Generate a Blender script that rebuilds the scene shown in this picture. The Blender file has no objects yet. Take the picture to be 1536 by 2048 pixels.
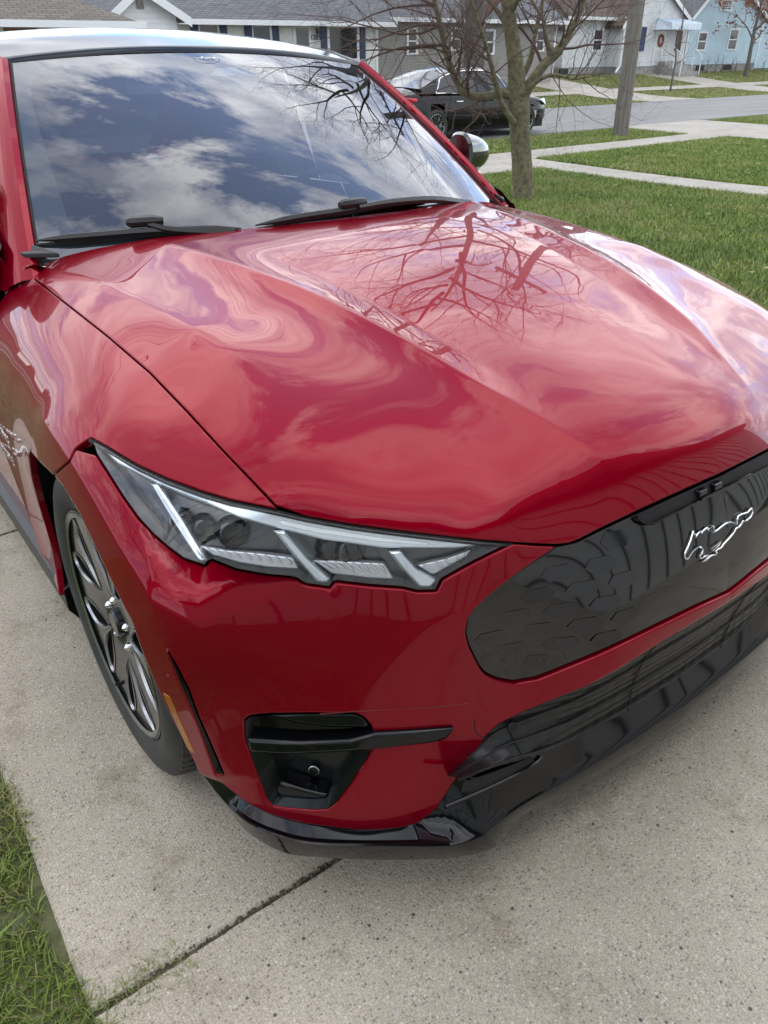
import bpy, bmesh, math, random
import numpy as np
from mathutils import Vector, Matrix
from mathutils.geometry import delaunay_2d_cdt
random.seed(7); rng = np.random.default_rng(7)
PI = math.pi; R = math.radians
scene = bpy.context.scene
col = scene.collection

# ------------------------------------------------------------------ camera
# The driveway falls gently towards the street. CAR_M takes the car's own frame
# (X to its left, Y rearward, Z up from the slab, origin under the nose) into the world.
CAR_M = np.array([[0.99985, -0.00052, 0.01745], [-0.00052, 0.99824, 0.0593], [-0.01745, -0.0593, 0.99809]])
CAM = np.array([-1.22266056, -0.57133263, 1.35074676])
YAW, PITCH, ROLL, FOC = R(35.73855658), R(28.29093741), R(-1.6120156), 1508.06
def cam_rot():
    f = np.array([math.sin(YAW)*math.cos(PITCH), math.cos(YAW)*math.cos(PITCH), -math.sin(PITCH)])
    r = np.cross(f, [0, 0, 1]); r /= np.linalg.norm(r); u = np.cross(r, f)
    c, s = math.cos(ROLL), math.sin(ROLL)
    return np.array([c*r + s*u, -s*r + c*u, f])
CR = cam_rot()
camd = bpy.data.cameras.new('camera'); cam = bpy.data.objects.new('camera', camd); col.objects.link(cam)
scene.camera = cam
rw = CAR_M @ CR.T
mm = Matrix.Identity(4)
for i in range(3):
    mm[i][0] = rw[i, 0]; mm[i][1] = rw[i, 1]; mm[i][2] = -rw[i, 2]; mm[i][3] = float((CAR_M @ CAM)[i])
cam.matrix_world = mm
camd.sensor_fit = 'HORIZONTAL'; camd.sensor_width = 36; camd.lens = 36*FOC/1536
camd.clip_start = 0.05; camd.clip_end = 900

# ------------------------------------------------------------------ sky and sun
SUN_EL, SUN_AZ = R(33), R(50)          # azimuth measured from +Y towards +X
world = bpy.data.worlds.new('World'); scene.world = world; world.use_nodes = True
nt = world.node_tree; nt.nodes.clear()
def N(t, typ, **k):
    n = t.nodes.new(typ)
    for a, v in k.items(): setattr(n, a, v)
    return n
wout = N(nt, 'ShaderNodeOutputWorld')
sky = N(nt, 'ShaderNodeTexSky', sky_type='NISHITA', sun_disc=False, sun_elevation=SUN_EL, sun_rotation=SUN_AZ)
sky.air_density = 1.0; sky.dust_density = 0.1; sky.ozone_density = 4.0
bgs = N(nt, 'ShaderNodeBackground'); bgs.inputs[1].default_value = 0.15
nt.links.new(sky.outputs[0], bgs.inputs[0])
tc = N(nt, 'ShaderNodeTexCoord')
sep = N(nt, 'ShaderNodeSeparateXYZ'); nt.links.new(tc.outputs['Generated'], sep.inputs[0])
def wm(op, a, b=None, c=None):
    n = N(nt, 'ShaderNodeMath', operation=op)
    for i, v in enumerate((a, b, c)):
        if v is None: continue
        if isinstance(v, (int, float)): n.inputs[i].default_value = v
        else: nt.links.new(v, n.inputs[i])
    return n.outputs[0]
zc = wm('ADD', wm('MAXIMUM', sep.outputs[2], 0.0), 0.12)
cx = wm('DIVIDE', sep.outputs[0], zc); cy = wm('DIVIDE', sep.outputs[1], zc)
comb = N(nt, 'ShaderNodeCombineXYZ'); nt.links.new(cx, comb.inputs[0]); nt.links.new(cy, comb.inputs[1])
mp = N(nt, 'ShaderNodeMapping'); mp.inputs['Rotation'].default_value = (0, 0, R(35)); mp.inputs['Scale'].default_value = (1.0, 1.9, 1)
mp.inputs['Location'].default_value = (7.1, 4.4, 0)
nt.links.new(comb.outputs[0], mp.inputs[0])
n1 = N(nt, 'ShaderNodeTexNoise'); n1.inputs['Scale'].default_value = 1.25; n1.inputs['Detail'].default_value = 12; n1.inputs['Roughness'].default_value = 0.66; n1.inputs['Distortion'].default_value = 0.35
nt.links.new(mp.outputs[0], n1.inputs['Vector'])
n2 = N(nt, 'ShaderNodeTexNoise'); n2.inputs['Scale'].default_value = 1.4; n2.inputs['Detail'].default_value = 9; n2.inputs['Roughness'].default_value = 0.6; n2.inputs['Distortion'].default_value = 0.6
nt.links.new(mp.outputs[0], n2.inputs['Vector'])
cov = N(nt, 'ShaderNodeMapRange'); cov.inputs['From Min'].default_value = 0.405; cov.inputs['From Max'].default_value = 0.470
low = N(nt, 'ShaderNodeMapRange'); low.inputs['From Min'].default_value = 0.05; low.inputs['From Max'].default_value = 0.55; low.inputs['To Min'].default_value = -0.075; low.inputs['To Max'].default_value = 0.012
nt.links.new(sep.outputs[2], low.inputs['Value'])
nt.links.new(wm('ADD', n1.outputs['Fac'], low.outputs[0]), cov.inputs['Value'])
# clouds close up towards the horizon
hz = N(nt, 'ShaderNodeMapRange'); hz.inputs['From Min'].default_value = 0.06; hz.inputs['From Max'].default_value = 0.0
nt.links.new(sep.outputs[2], hz.inputs['Value'])
fac = wm('MAXIMUM', cov.outputs[0], hz.outputs[0])
cr = N(nt, 'ShaderNodeValToRGB')
cr.color_ramp.elements[0].position = 0.42; cr.color_ramp.elements[0].color = (0.34, 0.38, 0.48, 1)
cr.color_ramp.elements[1].position = 0.60; cr.color_ramp.elements[1].color = (1.0, 0.99, 0.97, 1)
nt.links.new(n2.outputs['Fac'], cr.inputs[0])
bgc = N(nt, 'ShaderNodeBackground'); nt.links.new(cr.outputs[0], bgc.inputs[0])
# clouds are brightest round the veiled sun
vd = N(nt, 'ShaderNodeVectorMath', operation='DOT_PRODUCT')
nt.links.new(tc.outputs['Generated'], vd.inputs[0])
SD = (math.sin(SUN_AZ)*math.cos(SUN_EL), math.cos(SUN_AZ)*math.cos(SUN_EL), math.sin(SUN_EL))
vd.inputs[1].default_value = SD
glow = N(nt, 'ShaderNodeMapRange'); glow.interpolation_type = 'SMOOTHSTEP'
glow.inputs['From Min'].default_value = 0.50; glow.inputs['From Max'].default_value = 1.0
glow.inputs['To Min'].default_value = 1.12; glow.inputs['To Max'].default_value = 1.6
nt.links.new(vd.outputs['Value'], glow.inputs['Value']); nt.links.new(glow.outputs[0], bgc.inputs[1])
mx = N(nt, 'ShaderNodeMixShader'); nt.links.new(fac, mx.inputs[0]); nt.links.new(bgs.outputs[0], mx.inputs[1]); nt.links.new(bgc.outputs[0], mx.inputs[2])
nt.links.new(mx.outputs[0], wout.inputs[0])
sund = bpy.data.lights.new('sun', 'SUN'); sund.energy = 0.6; sund.angle = R(180); sund.color = (1, 0.95, 0.88)
sun = bpy.data.objects.new('sun', sund); col.objects.link(sun)
sun.rotation_euler = Vector(SD).to_track_quat('Z', 'Y').to_euler()
scene.render.engine = 'CYCLES'
scene.view_settings.view_transform = 'Standard'; scene.view_settings.look = 'None'
scene.view_settings.exposure = 1.14; scene.view_settings.gamma = 1.0; scene.view_settings.use_curve_mapping = False

# ------------------------------------------------------------------ materials
def mat(name, base=(.5, .5, .5), rough=.5, metal=0., coat=0., coat_rough=.03, ior=1.5, spec=None):
    m = bpy.data.materials.new(name); m.use_nodes = True
    b = m.node_tree.nodes['Principled BSDF']
    b.inputs['Base Color'].default_value = (*base, 1); b.inputs['Roughness'].default_value = rough
    b.inputs['Metallic'].default_value = metal; b.inputs['IOR'].default_value = ior
    b.inputs['Coat Weight'].default_value = coat; b.inputs['Coat Roughness'].default_value = coat_rough
    return m
def bsdf(m): return m.node_tree.nodes['Principled BSDF']
def noise_col(m, a, b, scale=5., detail=4, rough=.6, lo=.35, hi=.65, coord='Object', stretch=None, bump=0., bscale=None, dist=.01):
    t = m.node_tree; tcn = N(t, 'ShaderNodeTexCoord'); src = tcn.outputs[coord]
    if stretch:
        mpn = N(t, 'ShaderNodeMapping'); mpn.inputs['Scale'].default_value = stretch; t.links.new(src, mpn.inputs[0]); src = mpn.outputs[0]
    n = N(t, 'ShaderNodeTexNoise'); n.inputs['Scale'].default_value = scale; n.inputs['Detail'].default_value = detail; n.inputs['Roughness'].default_value = rough
    t.links.new(src, n.inputs['Vector'])
    r = N(t, 'ShaderNodeValToRGB'); r.color_ramp.elements[0].position = lo; r.color_ramp.elements[1].position = hi
    r.color_ramp.elements[0].color = (*a, 1); r.color_ramp.elements[1].color = (*b, 1)
    t.links.new(n.outputs['Fac'], r.inputs[0]); t.links.new(r.outputs[0], bsdf(m).inputs['Base Color'])
    if bump:
        n3 = N(t, 'ShaderNodeTexNoise'); n3.inputs['Scale'].default_value = bscale or scale*4; n3.inputs['Detail'].default_value = 3
        t.links.new(src, n3.inputs['Vector'])
        bp = N(t, 'ShaderNodeBump'); bp.inputs['Strength'].default_value = bump; bp.inputs['Distance'].default_value = dist
        t.links.new(n3.outputs['Fac'], bp.inputs['Height']); t.links.new(bp.outputs[0], bsdf(m).inputs['Normal'])
    return m

M_RED = mat('candy_red_paint', (.25, .0002, .011), .28, .45, 1.0, .008, 1.5)
bsdf(M_RED).inputs['Coat IOR'].default_value = 1.34; bsdf(M_RED).inputs['Specular IOR Level'].default_value = 0.0
t = M_RED.node_tree; tcn = N(t, 'ShaderNodeTexCoord')
fl = N(t, 'ShaderNodeTexNoise'); fl.inputs['Scale'].default_value = 900; fl.inputs['Detail'].default_value = 1
t.links.new(tcn.outputs['Object'], fl.inputs['Vector'])
bpn = N(t, 'ShaderNodeBump'); bpn.inputs['Strength'].default_value = .10; bpn.inputs['Distance'].default_value = .001
t.links.new(fl.outputs['Fac'], bpn.inputs['Height']); t.links.new(bpn.outputs[0], bsdf(M_RED).inputs['Normal'])
M_BLACK = mat('gloss_black_plastic', (.004, .0045, .006), .05, 0, 0, .02, 1.45)
M_SATIN = mat('satin_black_plastic', (.018, .018, .019), .42)
M_DARK = mat('dark_void_plastic', (.008, .008, .008), .7)
M_RUBBER = noise_col(mat('tyre_rubber', (.028, .028, .029), .62), (.022, .022, .023), (.042, .040, .038), 9)
M_CHROME = mat('chrome', (.78, .79, .80), .06, 1)
M_MACH = mat('machined_alloy', (.42, .43, .44), .30, 1)
M_WHEEL = mat('gloss_dark_wheel_paint', (.014, .015, .017), .22, .2, .35, .05)
M_STEEL = mat('brake_steel', (.42, .42, .42), .35, 1)
M_SILVER = mat('lamp_satin_silver', (.72, .74, .76), .28, .75)
M_AMBER = mat('amber_lens', (.38, .12, .008), .18, 0, .5)
M_INTERIOR = mat('dark_interior_cloth', (.035, .035, .038), .8)
def glassy(name, tint, ior, keep, rough=0.0):
    m = bpy.data.materials.new(name); m.use_nodes = True; t = m.node_tree; t.nodes.clear()
    o = N(t, 'ShaderNodeOutputMaterial'); tr = N(t, 'ShaderNodeBsdfTransparent'); tr.inputs[0].default_value = (*tint, 1)
    g = N(t, 'ShaderNodeBsdfGlossy'); g.inputs['Roughness'].default_value = rough; g.inputs[0].default_value = (*keep, 1)
    f = N(t, 'ShaderNodeFresnel'); geo = N(t, 'ShaderNodeNewGeometry'); im = N(t, 'ShaderNodeMix'); im.inputs[2].default_value = ior; im.inputs[3].default_value = 1/ior
    t.links.new(geo.outputs['Backfacing'], im.inputs[0]); t.links.new(im.outputs[0], f.inputs[0])
    x = N(t, 'ShaderNodeMixShader'); t.links.new(f.outputs[0], x.inputs[0]); t.links.new(tr.outputs[0], x.inputs[1]); t.links.new(g.outputs[0], x.inputs[2])
    t.links.new(x.outputs[0], o.inputs[0]); return m
M_SCREEN = glassy('windshield_glass', (.42, .46, .48), 2.05, (.90, .92, 1.0))
M_LENS = glassy('clear_lamp_lens', (.98, .99, 1.0), 1.45, (1, 1, 1))
M_TINT = glassy('dark_side_glass', (.12, .13, .14), 1.7, (1, 1, 1))

# ------------------------------------------------------------------ object helpers
def setp(o, label=None, cat=None, group=None, kind=None):
    for k, v in (('label', label), ('category', cat), ('group', group), ('kind', kind)):
        if v: o[k] = v
    return o
def empty(name, loc=(0, 0, 0), rot=(0, 0, 0), **k):
    o = bpy.data.objects.new(name, None); col.objects.link(o); o.location = loc; o.rotation_euler = rot
    return setp(o, **k)
def mesh_obj(name, verts, faces, m, parent=None, smooth=False, normals=None, **k):
    used = np.unique(np.concatenate([np.asarray(f, int) for f in faces])) if len(faces) else np.zeros(0, int)
    if len(used) < len(verts):
        rm_ = {int(u): i for i, u in enumerate(used)}; verts = [verts[int(u)] for u in used]; faces = [[rm_[int(i)] for i in f] for f in faces]
        if normals is not None: normals = [normals[int(u)] for u in used]
    me = bpy.data.meshes.new(name)
    me.from_pydata([tuple(map(float, v)) for v in verts], [], [tuple(map(int, f)) for f in faces])
    if m is not None:
        for q in (m if isinstance(m, (list, tuple)) else [m]): me.materials.append(q)
    if smooth or normals is not None: me.polygons.foreach_set('use_smooth', [True]*len(me.polygons))
    me.update()
    if normals is not None: me.normals_split_custom_set_from_vertices([tuple(map(float, n)) for n in normals])
    o = bpy.data.objects.new(name, me); col.objects.link(o)
    if parent is not None: o.parent = parent
    return setp(o, **k)
def bm_obj(name, bm, m, parent=None, smooth=False, bevel=0, seg=2, recalc=True, **k):
    if recalc: bmesh.ops.recalc_face_normals(bm, faces=bm.faces)
    if bevel:
        es = [e for e in bm.edges if len(e.link_faces) == 2 and e.calc_face_angle(0) > .5]
        bmesh.ops.bevel(bm, geom=es, offset=bevel, segments=seg, profile=.5, affect='EDGES', clamp_overlap=True)
    me = bpy.data.meshes.new(name); bm.to_mesh(me); bm.free()
    for q in (m if isinstance(m, (list, tuple)) else [m]): me.materials.append(q)
    if smooth:
        me.polygons.foreach_set('use_smooth', [True]*len(me.polygons))
        me.set_sharp_from_angle(angle=R(35))
    o = bpy.data.objects.new(name, me); col.objects.link(o)
    if parent is not None: o.parent = parent
    return setp(o, **k)
def box(bm, x0, x1, y0, y1, z0, z1):
    vs = [bm.verts.new(p) for p in ((x0, y0, z0), (x1, y0, z0), (x1, y1, z0), (x0, y1, z0), (x0, y0, z1), (x1, y0, z1), (x1, y1, z1), (x0, y1, z1))]
    for f in ((0, 3, 2, 1), (4, 5, 6, 7), (0, 1, 5, 4), (1, 2, 6, 5), (2, 3, 7, 6), (3, 0, 4, 7)): bm.faces.new([vs[i] for i in f])
def boxo(name, x0, x1, y0, y1, z0, z1, m, parent=None, bevel=0, **k):
    bm = bmesh.new(); box(bm, x0, x1, y0, y1, z0, z1); return bm_obj(name, bm, m, parent, bevel=bevel, **k)
def tube(bm, pts, rad, n=8, cap=True):
    pts = [Vector(p) for p in pts]; rings = []
    rad = [rad]*len(pts) if isinstance(rad, (int, float)) else rad
    prev = None
    for i, p in enumerate(pts):
        d = (pts[min(i+1, len(pts)-1)] - pts[max(i-1, 0)]).normalized()
        a = prev if prev is not None else (Vector((0, 0, 1)) if abs(d.z) < .9 else Vector((1, 0, 0)))
        s = d.cross(a)
        if s.length < 1e-6: s = d.cross(Vector((.3, .7, .2)))
        s.normalize(); tt = s.cross(d).normalized(); prev = tt
        rings.append([bm.verts.new(p + (s*math.cos(2*PI*j/n) + tt*math.sin(2*PI*j/n))*rad[i]) for j in range(n)])
    for a, b in zip(rings[:-1], rings[1:]):
        for j in range(n): bm.faces.new((a[j], a[(j+1) % n], b[(j+1) % n], b[j]))
    if cap:
        bm.faces.new(rings[0][::-1]); bm.faces.new(rings[-1])
def spline(pts, n=8, closed=False):
    """Catmull-Rom through points"""
    P = np.array(pts, float); out = []
    m = len(P); last = m if closed else m-1
    for i in range(last):
        p0 = P[(i-1) % m] if closed or i > 0 else 2*P[0]-P[1]
        p1 = P[i]; p2 = P[(i+1) % m]
        p3 = P[(i+2) % m] if closed or i+2 < m else 2*P[-1]-P[-2]
        for k in range(n):
            t_ = k/n
            out.append(.5*((2*p1) + (-p0+p2)*t_ + (2*p0-5*p1+4*p2-p3)*t_**2 + (-p0+3*p1-3*p2+p3)*t_**3))
    if not closed: out.append(P[-1])
    return np.array(out)
def resample(P, step):
    P = np.array(P, float); d = np.r_[0, np.cumsum(np.linalg.norm(np.diff(P, axis=0), axis=1))]
    n = max(2, int(round(d[-1]/step))+1); q = np.linspace(0, d[-1], n)
    return np.stack([np.interp(q, d, P[:, i]) for i in range(P.shape[1])], -1)
# sight lines: a surveyed pixel plus one known coordinate gives a point in the car's frame
def sight(px, py):
    d = np.array([(px-768)/FOC, -(py-1024)/FOC, 1.0]) @ CR
    return d/np.linalg.norm(d)
def at(px, py, **k):
    d = sight(px, py); a, v = list(k.items())[0]; i = 'xyz'.index(a); return CAM + (v-CAM[i])/d[i]*d
# ------------------------------------------------------------------ the car's skin
# One smooth surface for half the body: a height field along DV over a thin-plate spline,
# symmetric about the car's centre plane; panels are trimmed out of it.
car = empty('suv', label='bright red electric SUV with black roof parked nose first on the driveway', cat='suv')
car.matrix_world = Matrix([[*map(float, CAR_M[0]), 0], [*map(float, CAR_M[1]), 0], [*map(float, CAR_M[2]), 0], [0, 0, 0, 1]])
DV = np.array([-.52, -.58, .63]); DV /= np.linalg.norm(DV)
UV_ = np.cross([0, 0, 1], DV); UV_ /= np.linalg.norm(UV_); VV = np.cross(DV, UV_)
PTS = []
def A(*p): PTS.append(np.array(p, float))
def AP(px, py, **k): PTS.append(at(px, py, **k))
# hood: six lines running from the windshield to the nose, each a smooth curve in y
def fitc(ys, vs, deg=3): return np.poly1d(np.polyfit(ys, vs, deg))
H_LINES = [
    (fitc([0, 1.4], [0, 0], 1), fitc([.16, .28, .40, .51, .66, .80, 1.0, 1.25], [.832, .882, .918, .945, .985, 1.017, 1.053, 1.085], 4)),
    (fitc([0, 1.4], [-.15, -.18], 1), fitc([.16, .28, .40, .51, .66, .80, 1.0, 1.25], [.830, .881, .917, .944, .984, 1.016, 1.052, 1.083], 4)),
    (fitc([.27, .405, .51, .66, .776, 1.0, 1.25], [-.236, -.257, -.278, -.304, -.325, -.365, -.41], 2), fitc([.16, .28, .405, .51, .66, .776, 1.0, 1.25], [.815, .866, .906, .937, .980, 1.006, 1.044, 1.074], 4)),
    (fitc([.15, .277, .371, .465, .567, .684, .805, 1.0, 1.22], [-.232, -.274, -.318, -.346, -.374, -.399, -.427, -.465, -.505], 3), fitc([.15, .277, .371, .465, .567, .684, .805, 1.0, 1.22], [.800, .863, .905, .942, .974, 1.004, 1.030, 1.058, 1.076], 4)),
    (fitc([.2, .42, .56, .70, .86, 1.05, 1.28], [-.37, -.455, -.495, -.525, -.555, -.585, -.615], 3), fitc([.2, .42, .56, .70, .86, 1.05, 1.28], [.805, .902, .943, .970, .993, 1.016, 1.046], 3)),
    (fitc([.2, .42, .56, .67, .78, .89, 1.05, 1.22, 1.4], [-.50, -.58, -.622, -.648, -.67, -.688, -.708, -.725, -.742], 3), fitc([.2, .30, .42, .56, .67, .78, .89, 1.05, 1.22, 1.4], [.765, .825, .884, .935, .965, .985, 1.000, 1.016, 1.029, 1.042], 4))]
for li, (fx_, fz_) in enumerate(H_LINES):
    if li == 3: continue
    for y_ in np.arange(.16 if li < 4 else .22, 1.33, .115): A(fx_(y_), y_, fz_(y_))
for p in ((0, .068, .747), (0, .088, .776), (0, .118, .805), (-.15, .078, .745), (-.15, .098, .774), (-.15, .128, .803), (-.28, .105, .738), (-.28, .125, .765), (-.37, .12, .728)): A(*p)
# hood / fender shut line
SH_Y = [.40, .46, .554, .66, .82, 1.08, 1.34, 1.46]; SH_Z = [.836, .862, .888, .915, .950, .992, 1.020, 1.032]
fsz = fitc(SH_Y, SH_Z, 3)
for y_ in np.arange(.42, 1.45, .13): A(-.768-.02*(y_-.4), y_, fsz(y_))
# fender shoulder and flank
for p in ((-.85, 1.0, .950), (-.845, .80, .935), (-.84, .62, .895), (-.90, 1.0, .915), (-.895, .84, .895), (-.935, 1.02, .885), (-.84, 1.2, .975), (-.90, 1.2, .93), (-.935, 1.2, .895), (-.83, 1.42, .99), (-.89, 1.42, .945), (-.93, 1.42, .90),
          (-.955, 1.05, .84), (-.955, 1.22, .84), (-.955, 1.42, .84), (-.952, 1.22, .76), (-.95, 1.42, .74), (-.945, 1.3, .60), (-.943, 1.42, .5), (-.93, 1.3, .35), (-.925, 1.42, .28)): A(*p)
# lamp outline
for px, py, z in ((181, 876, .862), (274, 930, .846), (397, 981, .824), (459, 1000, .817), (558, 1020, .807), (707, 1051, .792), (830, 1066, .775), (954, 1080, .758), (1028, 1086, .749),
                  (305, 1070, .748), (533, 1152, .694), (657, 1177, .676), (867, 1184, .664)): AP(px, py, z=z)
# flare crease and arch lip
for px, py, x in ((94, 850, -.966), (158, 944, -.962), (240, 1090, -.957), (312, 1218, -.948), (370, 1370, -.932), (432, 1557, -.903)): AP(px, py, x=x)
for px, py, x in ((60, 903, -.978), (105, 951, -.978), (158, 1030, -.975), (210, 1140, -.972), (263, 1248, -.966), (312, 1376, -.957), (376, 1504, -.930), (398, 1549, -.912)): AP(px, py, x=x)
# bumper face
for px, py, k in ((937, 1240, ('y', .14)), (985, 1355, ('y', .14)), (1040, 1370, ('y', .13)), (990, 1185, ('y', .145)), (1050, 1140, ('y', .135)),
                  (490, 1455, ('y', .385)), (720, 1432, ('y', .235)), (905, 1455, ('y', .145)), (660, 1618, ('y', .245)), (545, 1605, ('y', .325)),
                  (440, 1565, ('z', .255)), (480, 1600, ('z', .24)), (560, 1640, ('z', .228)), (700, 1660, ('z', .222)), (850, 1650, ('z', .222)), (885, 1610, ('z', .25)), (960, 1480, ('z', .35)), (1060, 1410, ('z', .41)), (1300, 1320, ('z', .452))): AP(px, py, **dict([k]))
for p in ((-.905, .37, .60), (-.89, .385, .50), (-.80, .325, .58), (-.70, .235, .57), (-.62, .18, .56),
          (0, .050, .70), (0, .028, .62), (0, .008, .53), (0, -.005, .47), (0, .0, .40), (0, .02, .30), (-.3, .080, .70), (-.3, .054, .62), (-.3, .036, .53), (-.3, .02, .46), (-.3, .03, .36), (-.3, .05, .28), (-.5, .12, .36), (-.5, .125, .28)): A(*p)
P3 = np.array(PTS)
mir = P3[np.abs(P3[:, 0]) < .46]; mir = mir[np.abs(mir[:, 0]) > 1e-6]*np.array([-1, 1, 1])
P3 = np.vstack([P3, mir])
class TPS:
    def __init__(s, uv, h, lam):
        s.uv = uv; n = len(uv)
        d = np.linalg.norm(uv[:, None]-uv[None], axis=-1)
        K = s.k(d) + np.diag(np.broadcast_to(lam, (n,)))
        Pm = np.c_[np.ones(n), uv]
        Am = np.block([[K, Pm], [Pm.T, np.zeros((3, 3))]])
        s.w = np.linalg.solve(Am, np.r_[h, 0, 0, 0]); s.n = n
    def k(s, d): return np.where(d > 1e-9, d*d*np.log(np.maximum(d, 1e-9)), 0)
    def __call__(s, q):
        out = np.empty(len(q))
        for i in range(0, len(q), 8000):
            b = q[i:i+8000]; d = np.linalg.norm(b[:, None]-s.uv[None], axis=-1)
            out[i:i+8000] = s.k(d) @ s.w[:s.n] + s.w[s.n] + b @ s.w[s.n+1:]
        return out
def to_uv(P): P = np.atleast_2d(P); return np.c_[P @ UV_, P @ VV]
LAM = np.where((P3[:, 1] > .32) & (P3[:, 2] > .8), np.where(P3[:, 0] < -.80, .03, np.where((P3[:, 0] < -.5) & (P3[:, 1] > .85), .06, .006)), np.where(P3[:, 0] < -.6, .03, .014))
tps = TPS(to_uv(P3), P3 @ DV, LAM)
def poly_dist(q, L):
    """signed distance to polyline (positive on its left) and arc parameter 0..1"""
    D_ = np.diff(L, axis=0); seg = np.linalg.norm(D_, axis=1); cum = np.r_[0, np.cumsum(seg)]; dd = (D_**2).sum(1)+1e-18
    out = np.empty(len(q)); tt = np.empty(len(q)); mid = (L[1:]+L[:-1])/2
    C = 3000
    for i in range(0, len(q), C):
        p = q[i:i+C]; wx = p[:, 0:1]-L[None, :-1, 0]; wy = p[:, 1:2]-L[None, :-1, 1]
        t_ = np.clip((wx*D_[:, 0]+wy*D_[:, 1])/dd, 0, 1)
        rx = wx-t_*D_[:, 0]; ry = wy-t_*D_[:, 1]; d2 = rx*rx+ry*ry; j = d2.argmin(1); k = np.arange(len(p))
        cr_ = D_[j, 0]*wy[k, j]-D_[j, 1]*wx[k, j]
        out[i:i+C] = np.sqrt(d2[k, j])*np.where(cr_ >= 0, 1, -1); tt[i:i+C] = (cum[j]+t_[k, j]*seg[j])/cum[-1]
    return out, tt
FEAT = []   # creases: (uv polyline, function(signed distance, parameter) -> height)
def feat(P, f): FEAT.append((resample(to_uv(spline(P, 6)), .02), f))
def tent(amp, w, e=.004, fade0=.05, fade1=.05):
    def f(s, t_):
        a = np.clip(t_/fade0, 0, 1)*np.clip((1-t_)/fade1, 0, 1); a = a*a*(3-2*a)
        return amp*a*np.exp(-(np.sqrt(s*s+e*e)-e)/w)
    return f
RIDGE = [(-.53, 1.34, 1.08), (-.50, 1.20, 1.07), (-.465, 1.0, 1.055), (-.427, .805, 1.035), (-.399, .684, 1.006), (-.374, .567, .978), (-.346, .465, .943), (-.318, .371, .906), (-.274, .277, .863), (-.240, .19, .822), (-.229, .14, .79)]
RFOOT = [(-.38, 1.12, 1.06), (-.36, 1.0, 1.046), (-.325, .776, 1.010), (-.304, .66, .981), (-.278, .51, .937), (-.257, .405, .905), (-.24, .30, .868)]
HAUNCH = [(-.74, 1.40, 1.042), (-.72, 1.22, 1.03), (-.705, 1.05, 1.018), (-.69, .89, 1.006), (-.678, .78, .992), (-.655, .66, .972), (-.62, .56, .94)]
def ridge_f(s, t_):
    a = np.interp(t_, [0, .12, .45, .62, .75, .87, .95, 1], [.006, .014, .025, .023, .018, .009, .003, 0])
    return a*np.exp(-(np.sqrt(s*s+.0045**2)-.0045)/.048)
for sx in (1, -1):
    mirr = lambda L: [(p[0]*sx, p[1], p[2]) for p in L]
    feat(mirr(RIDGE), ridge_f)
    feat(mirr(RFOOT), tent(-.0035, .03, .005, .35, .35))
    if sx == 1:
        feat(HAUNCH, tent(.0045, .05, .008, .3, .2))
def height(q):
    h = tps(q)
    for L, f in FEAT: h = h + f(*poly_dist(q, L))
    return h
def surf(q): return q[:, :1]*UV_ + q[:, 1:2]*VV + height(q)[:, None]*DV
def surf_n(q, e=.0015):
    hu = (height(q+[e, 0])-height(q-[e, 0]))/(2*e); hv = (height(q+[0, e])-height(q-[0, e]))/(2*e)
    n = DV - hu[:, None]*UV_ - hv[:, None]*VV
    return n/np.linalg.norm(n, axis=1)[:, None]
def hit(px, py):
    """where the sight line through a surveyed pixel meets the skin"""
    d = sight(px, py); ts = np.linspace(.5, 3.4, 300); q = CAM + ts[:, None]*d
    f = q @ DV - height(to_uv(q))
    idx = np.where((f[:-1] > 0) & (f[1:] <= 0))[0]
    if len(idx) == 0: raise ValueError('miss %s %s' % (px, py))
    i = idx[0]; a, b = ts[i], ts[i+1]
    for _ in range(14):
        m_ = (a+b)/2; v = CAM + m_*d
        if v @ DV - height(to_uv(v[None]))[0] > 0: a = m_
        else: b = m_
    return CAM + (a+b)/2*d
def HP(pix): return np.array([hit(*p) for p in pix])
FLARE = HP([(70, 815), (94, 850), (158, 944), (240, 1090), (312, 1218), (372, 1385), (436, 1566)])
feat([tuple(p) for p in FLARE], tent(.011, .040, .0028, .1, .02))
def in_poly(q, L):
    x, y = q[:, 0], q[:, 1]; ins = np.zeros(len(q), bool); j = len(L)-1
    for i in range(len(L)):
        xi, yi = L[i]; xj, yj = L[j]
        c = (yi > y) != (yj > y)
        with np.errstate(divide='ignore', invalid='ignore'): ins ^= c & (x < (xj-xi)*(y-yi)/(yj-yi)+xi)
        j = i
    return ins
def loop_uv(P, step=.006): 
    L = to_uv(P); L = np.vstack([L, L[:1]]); L = resample(L, step)[:-1]; return L
def ccw(L):
    a = np.sum(L[:, 0]*np.roll(L[:, 1], -1)-np.roll(L[:, 0], -1)*L[:, 1]); return L if a > 0 else L[::-1]
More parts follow.
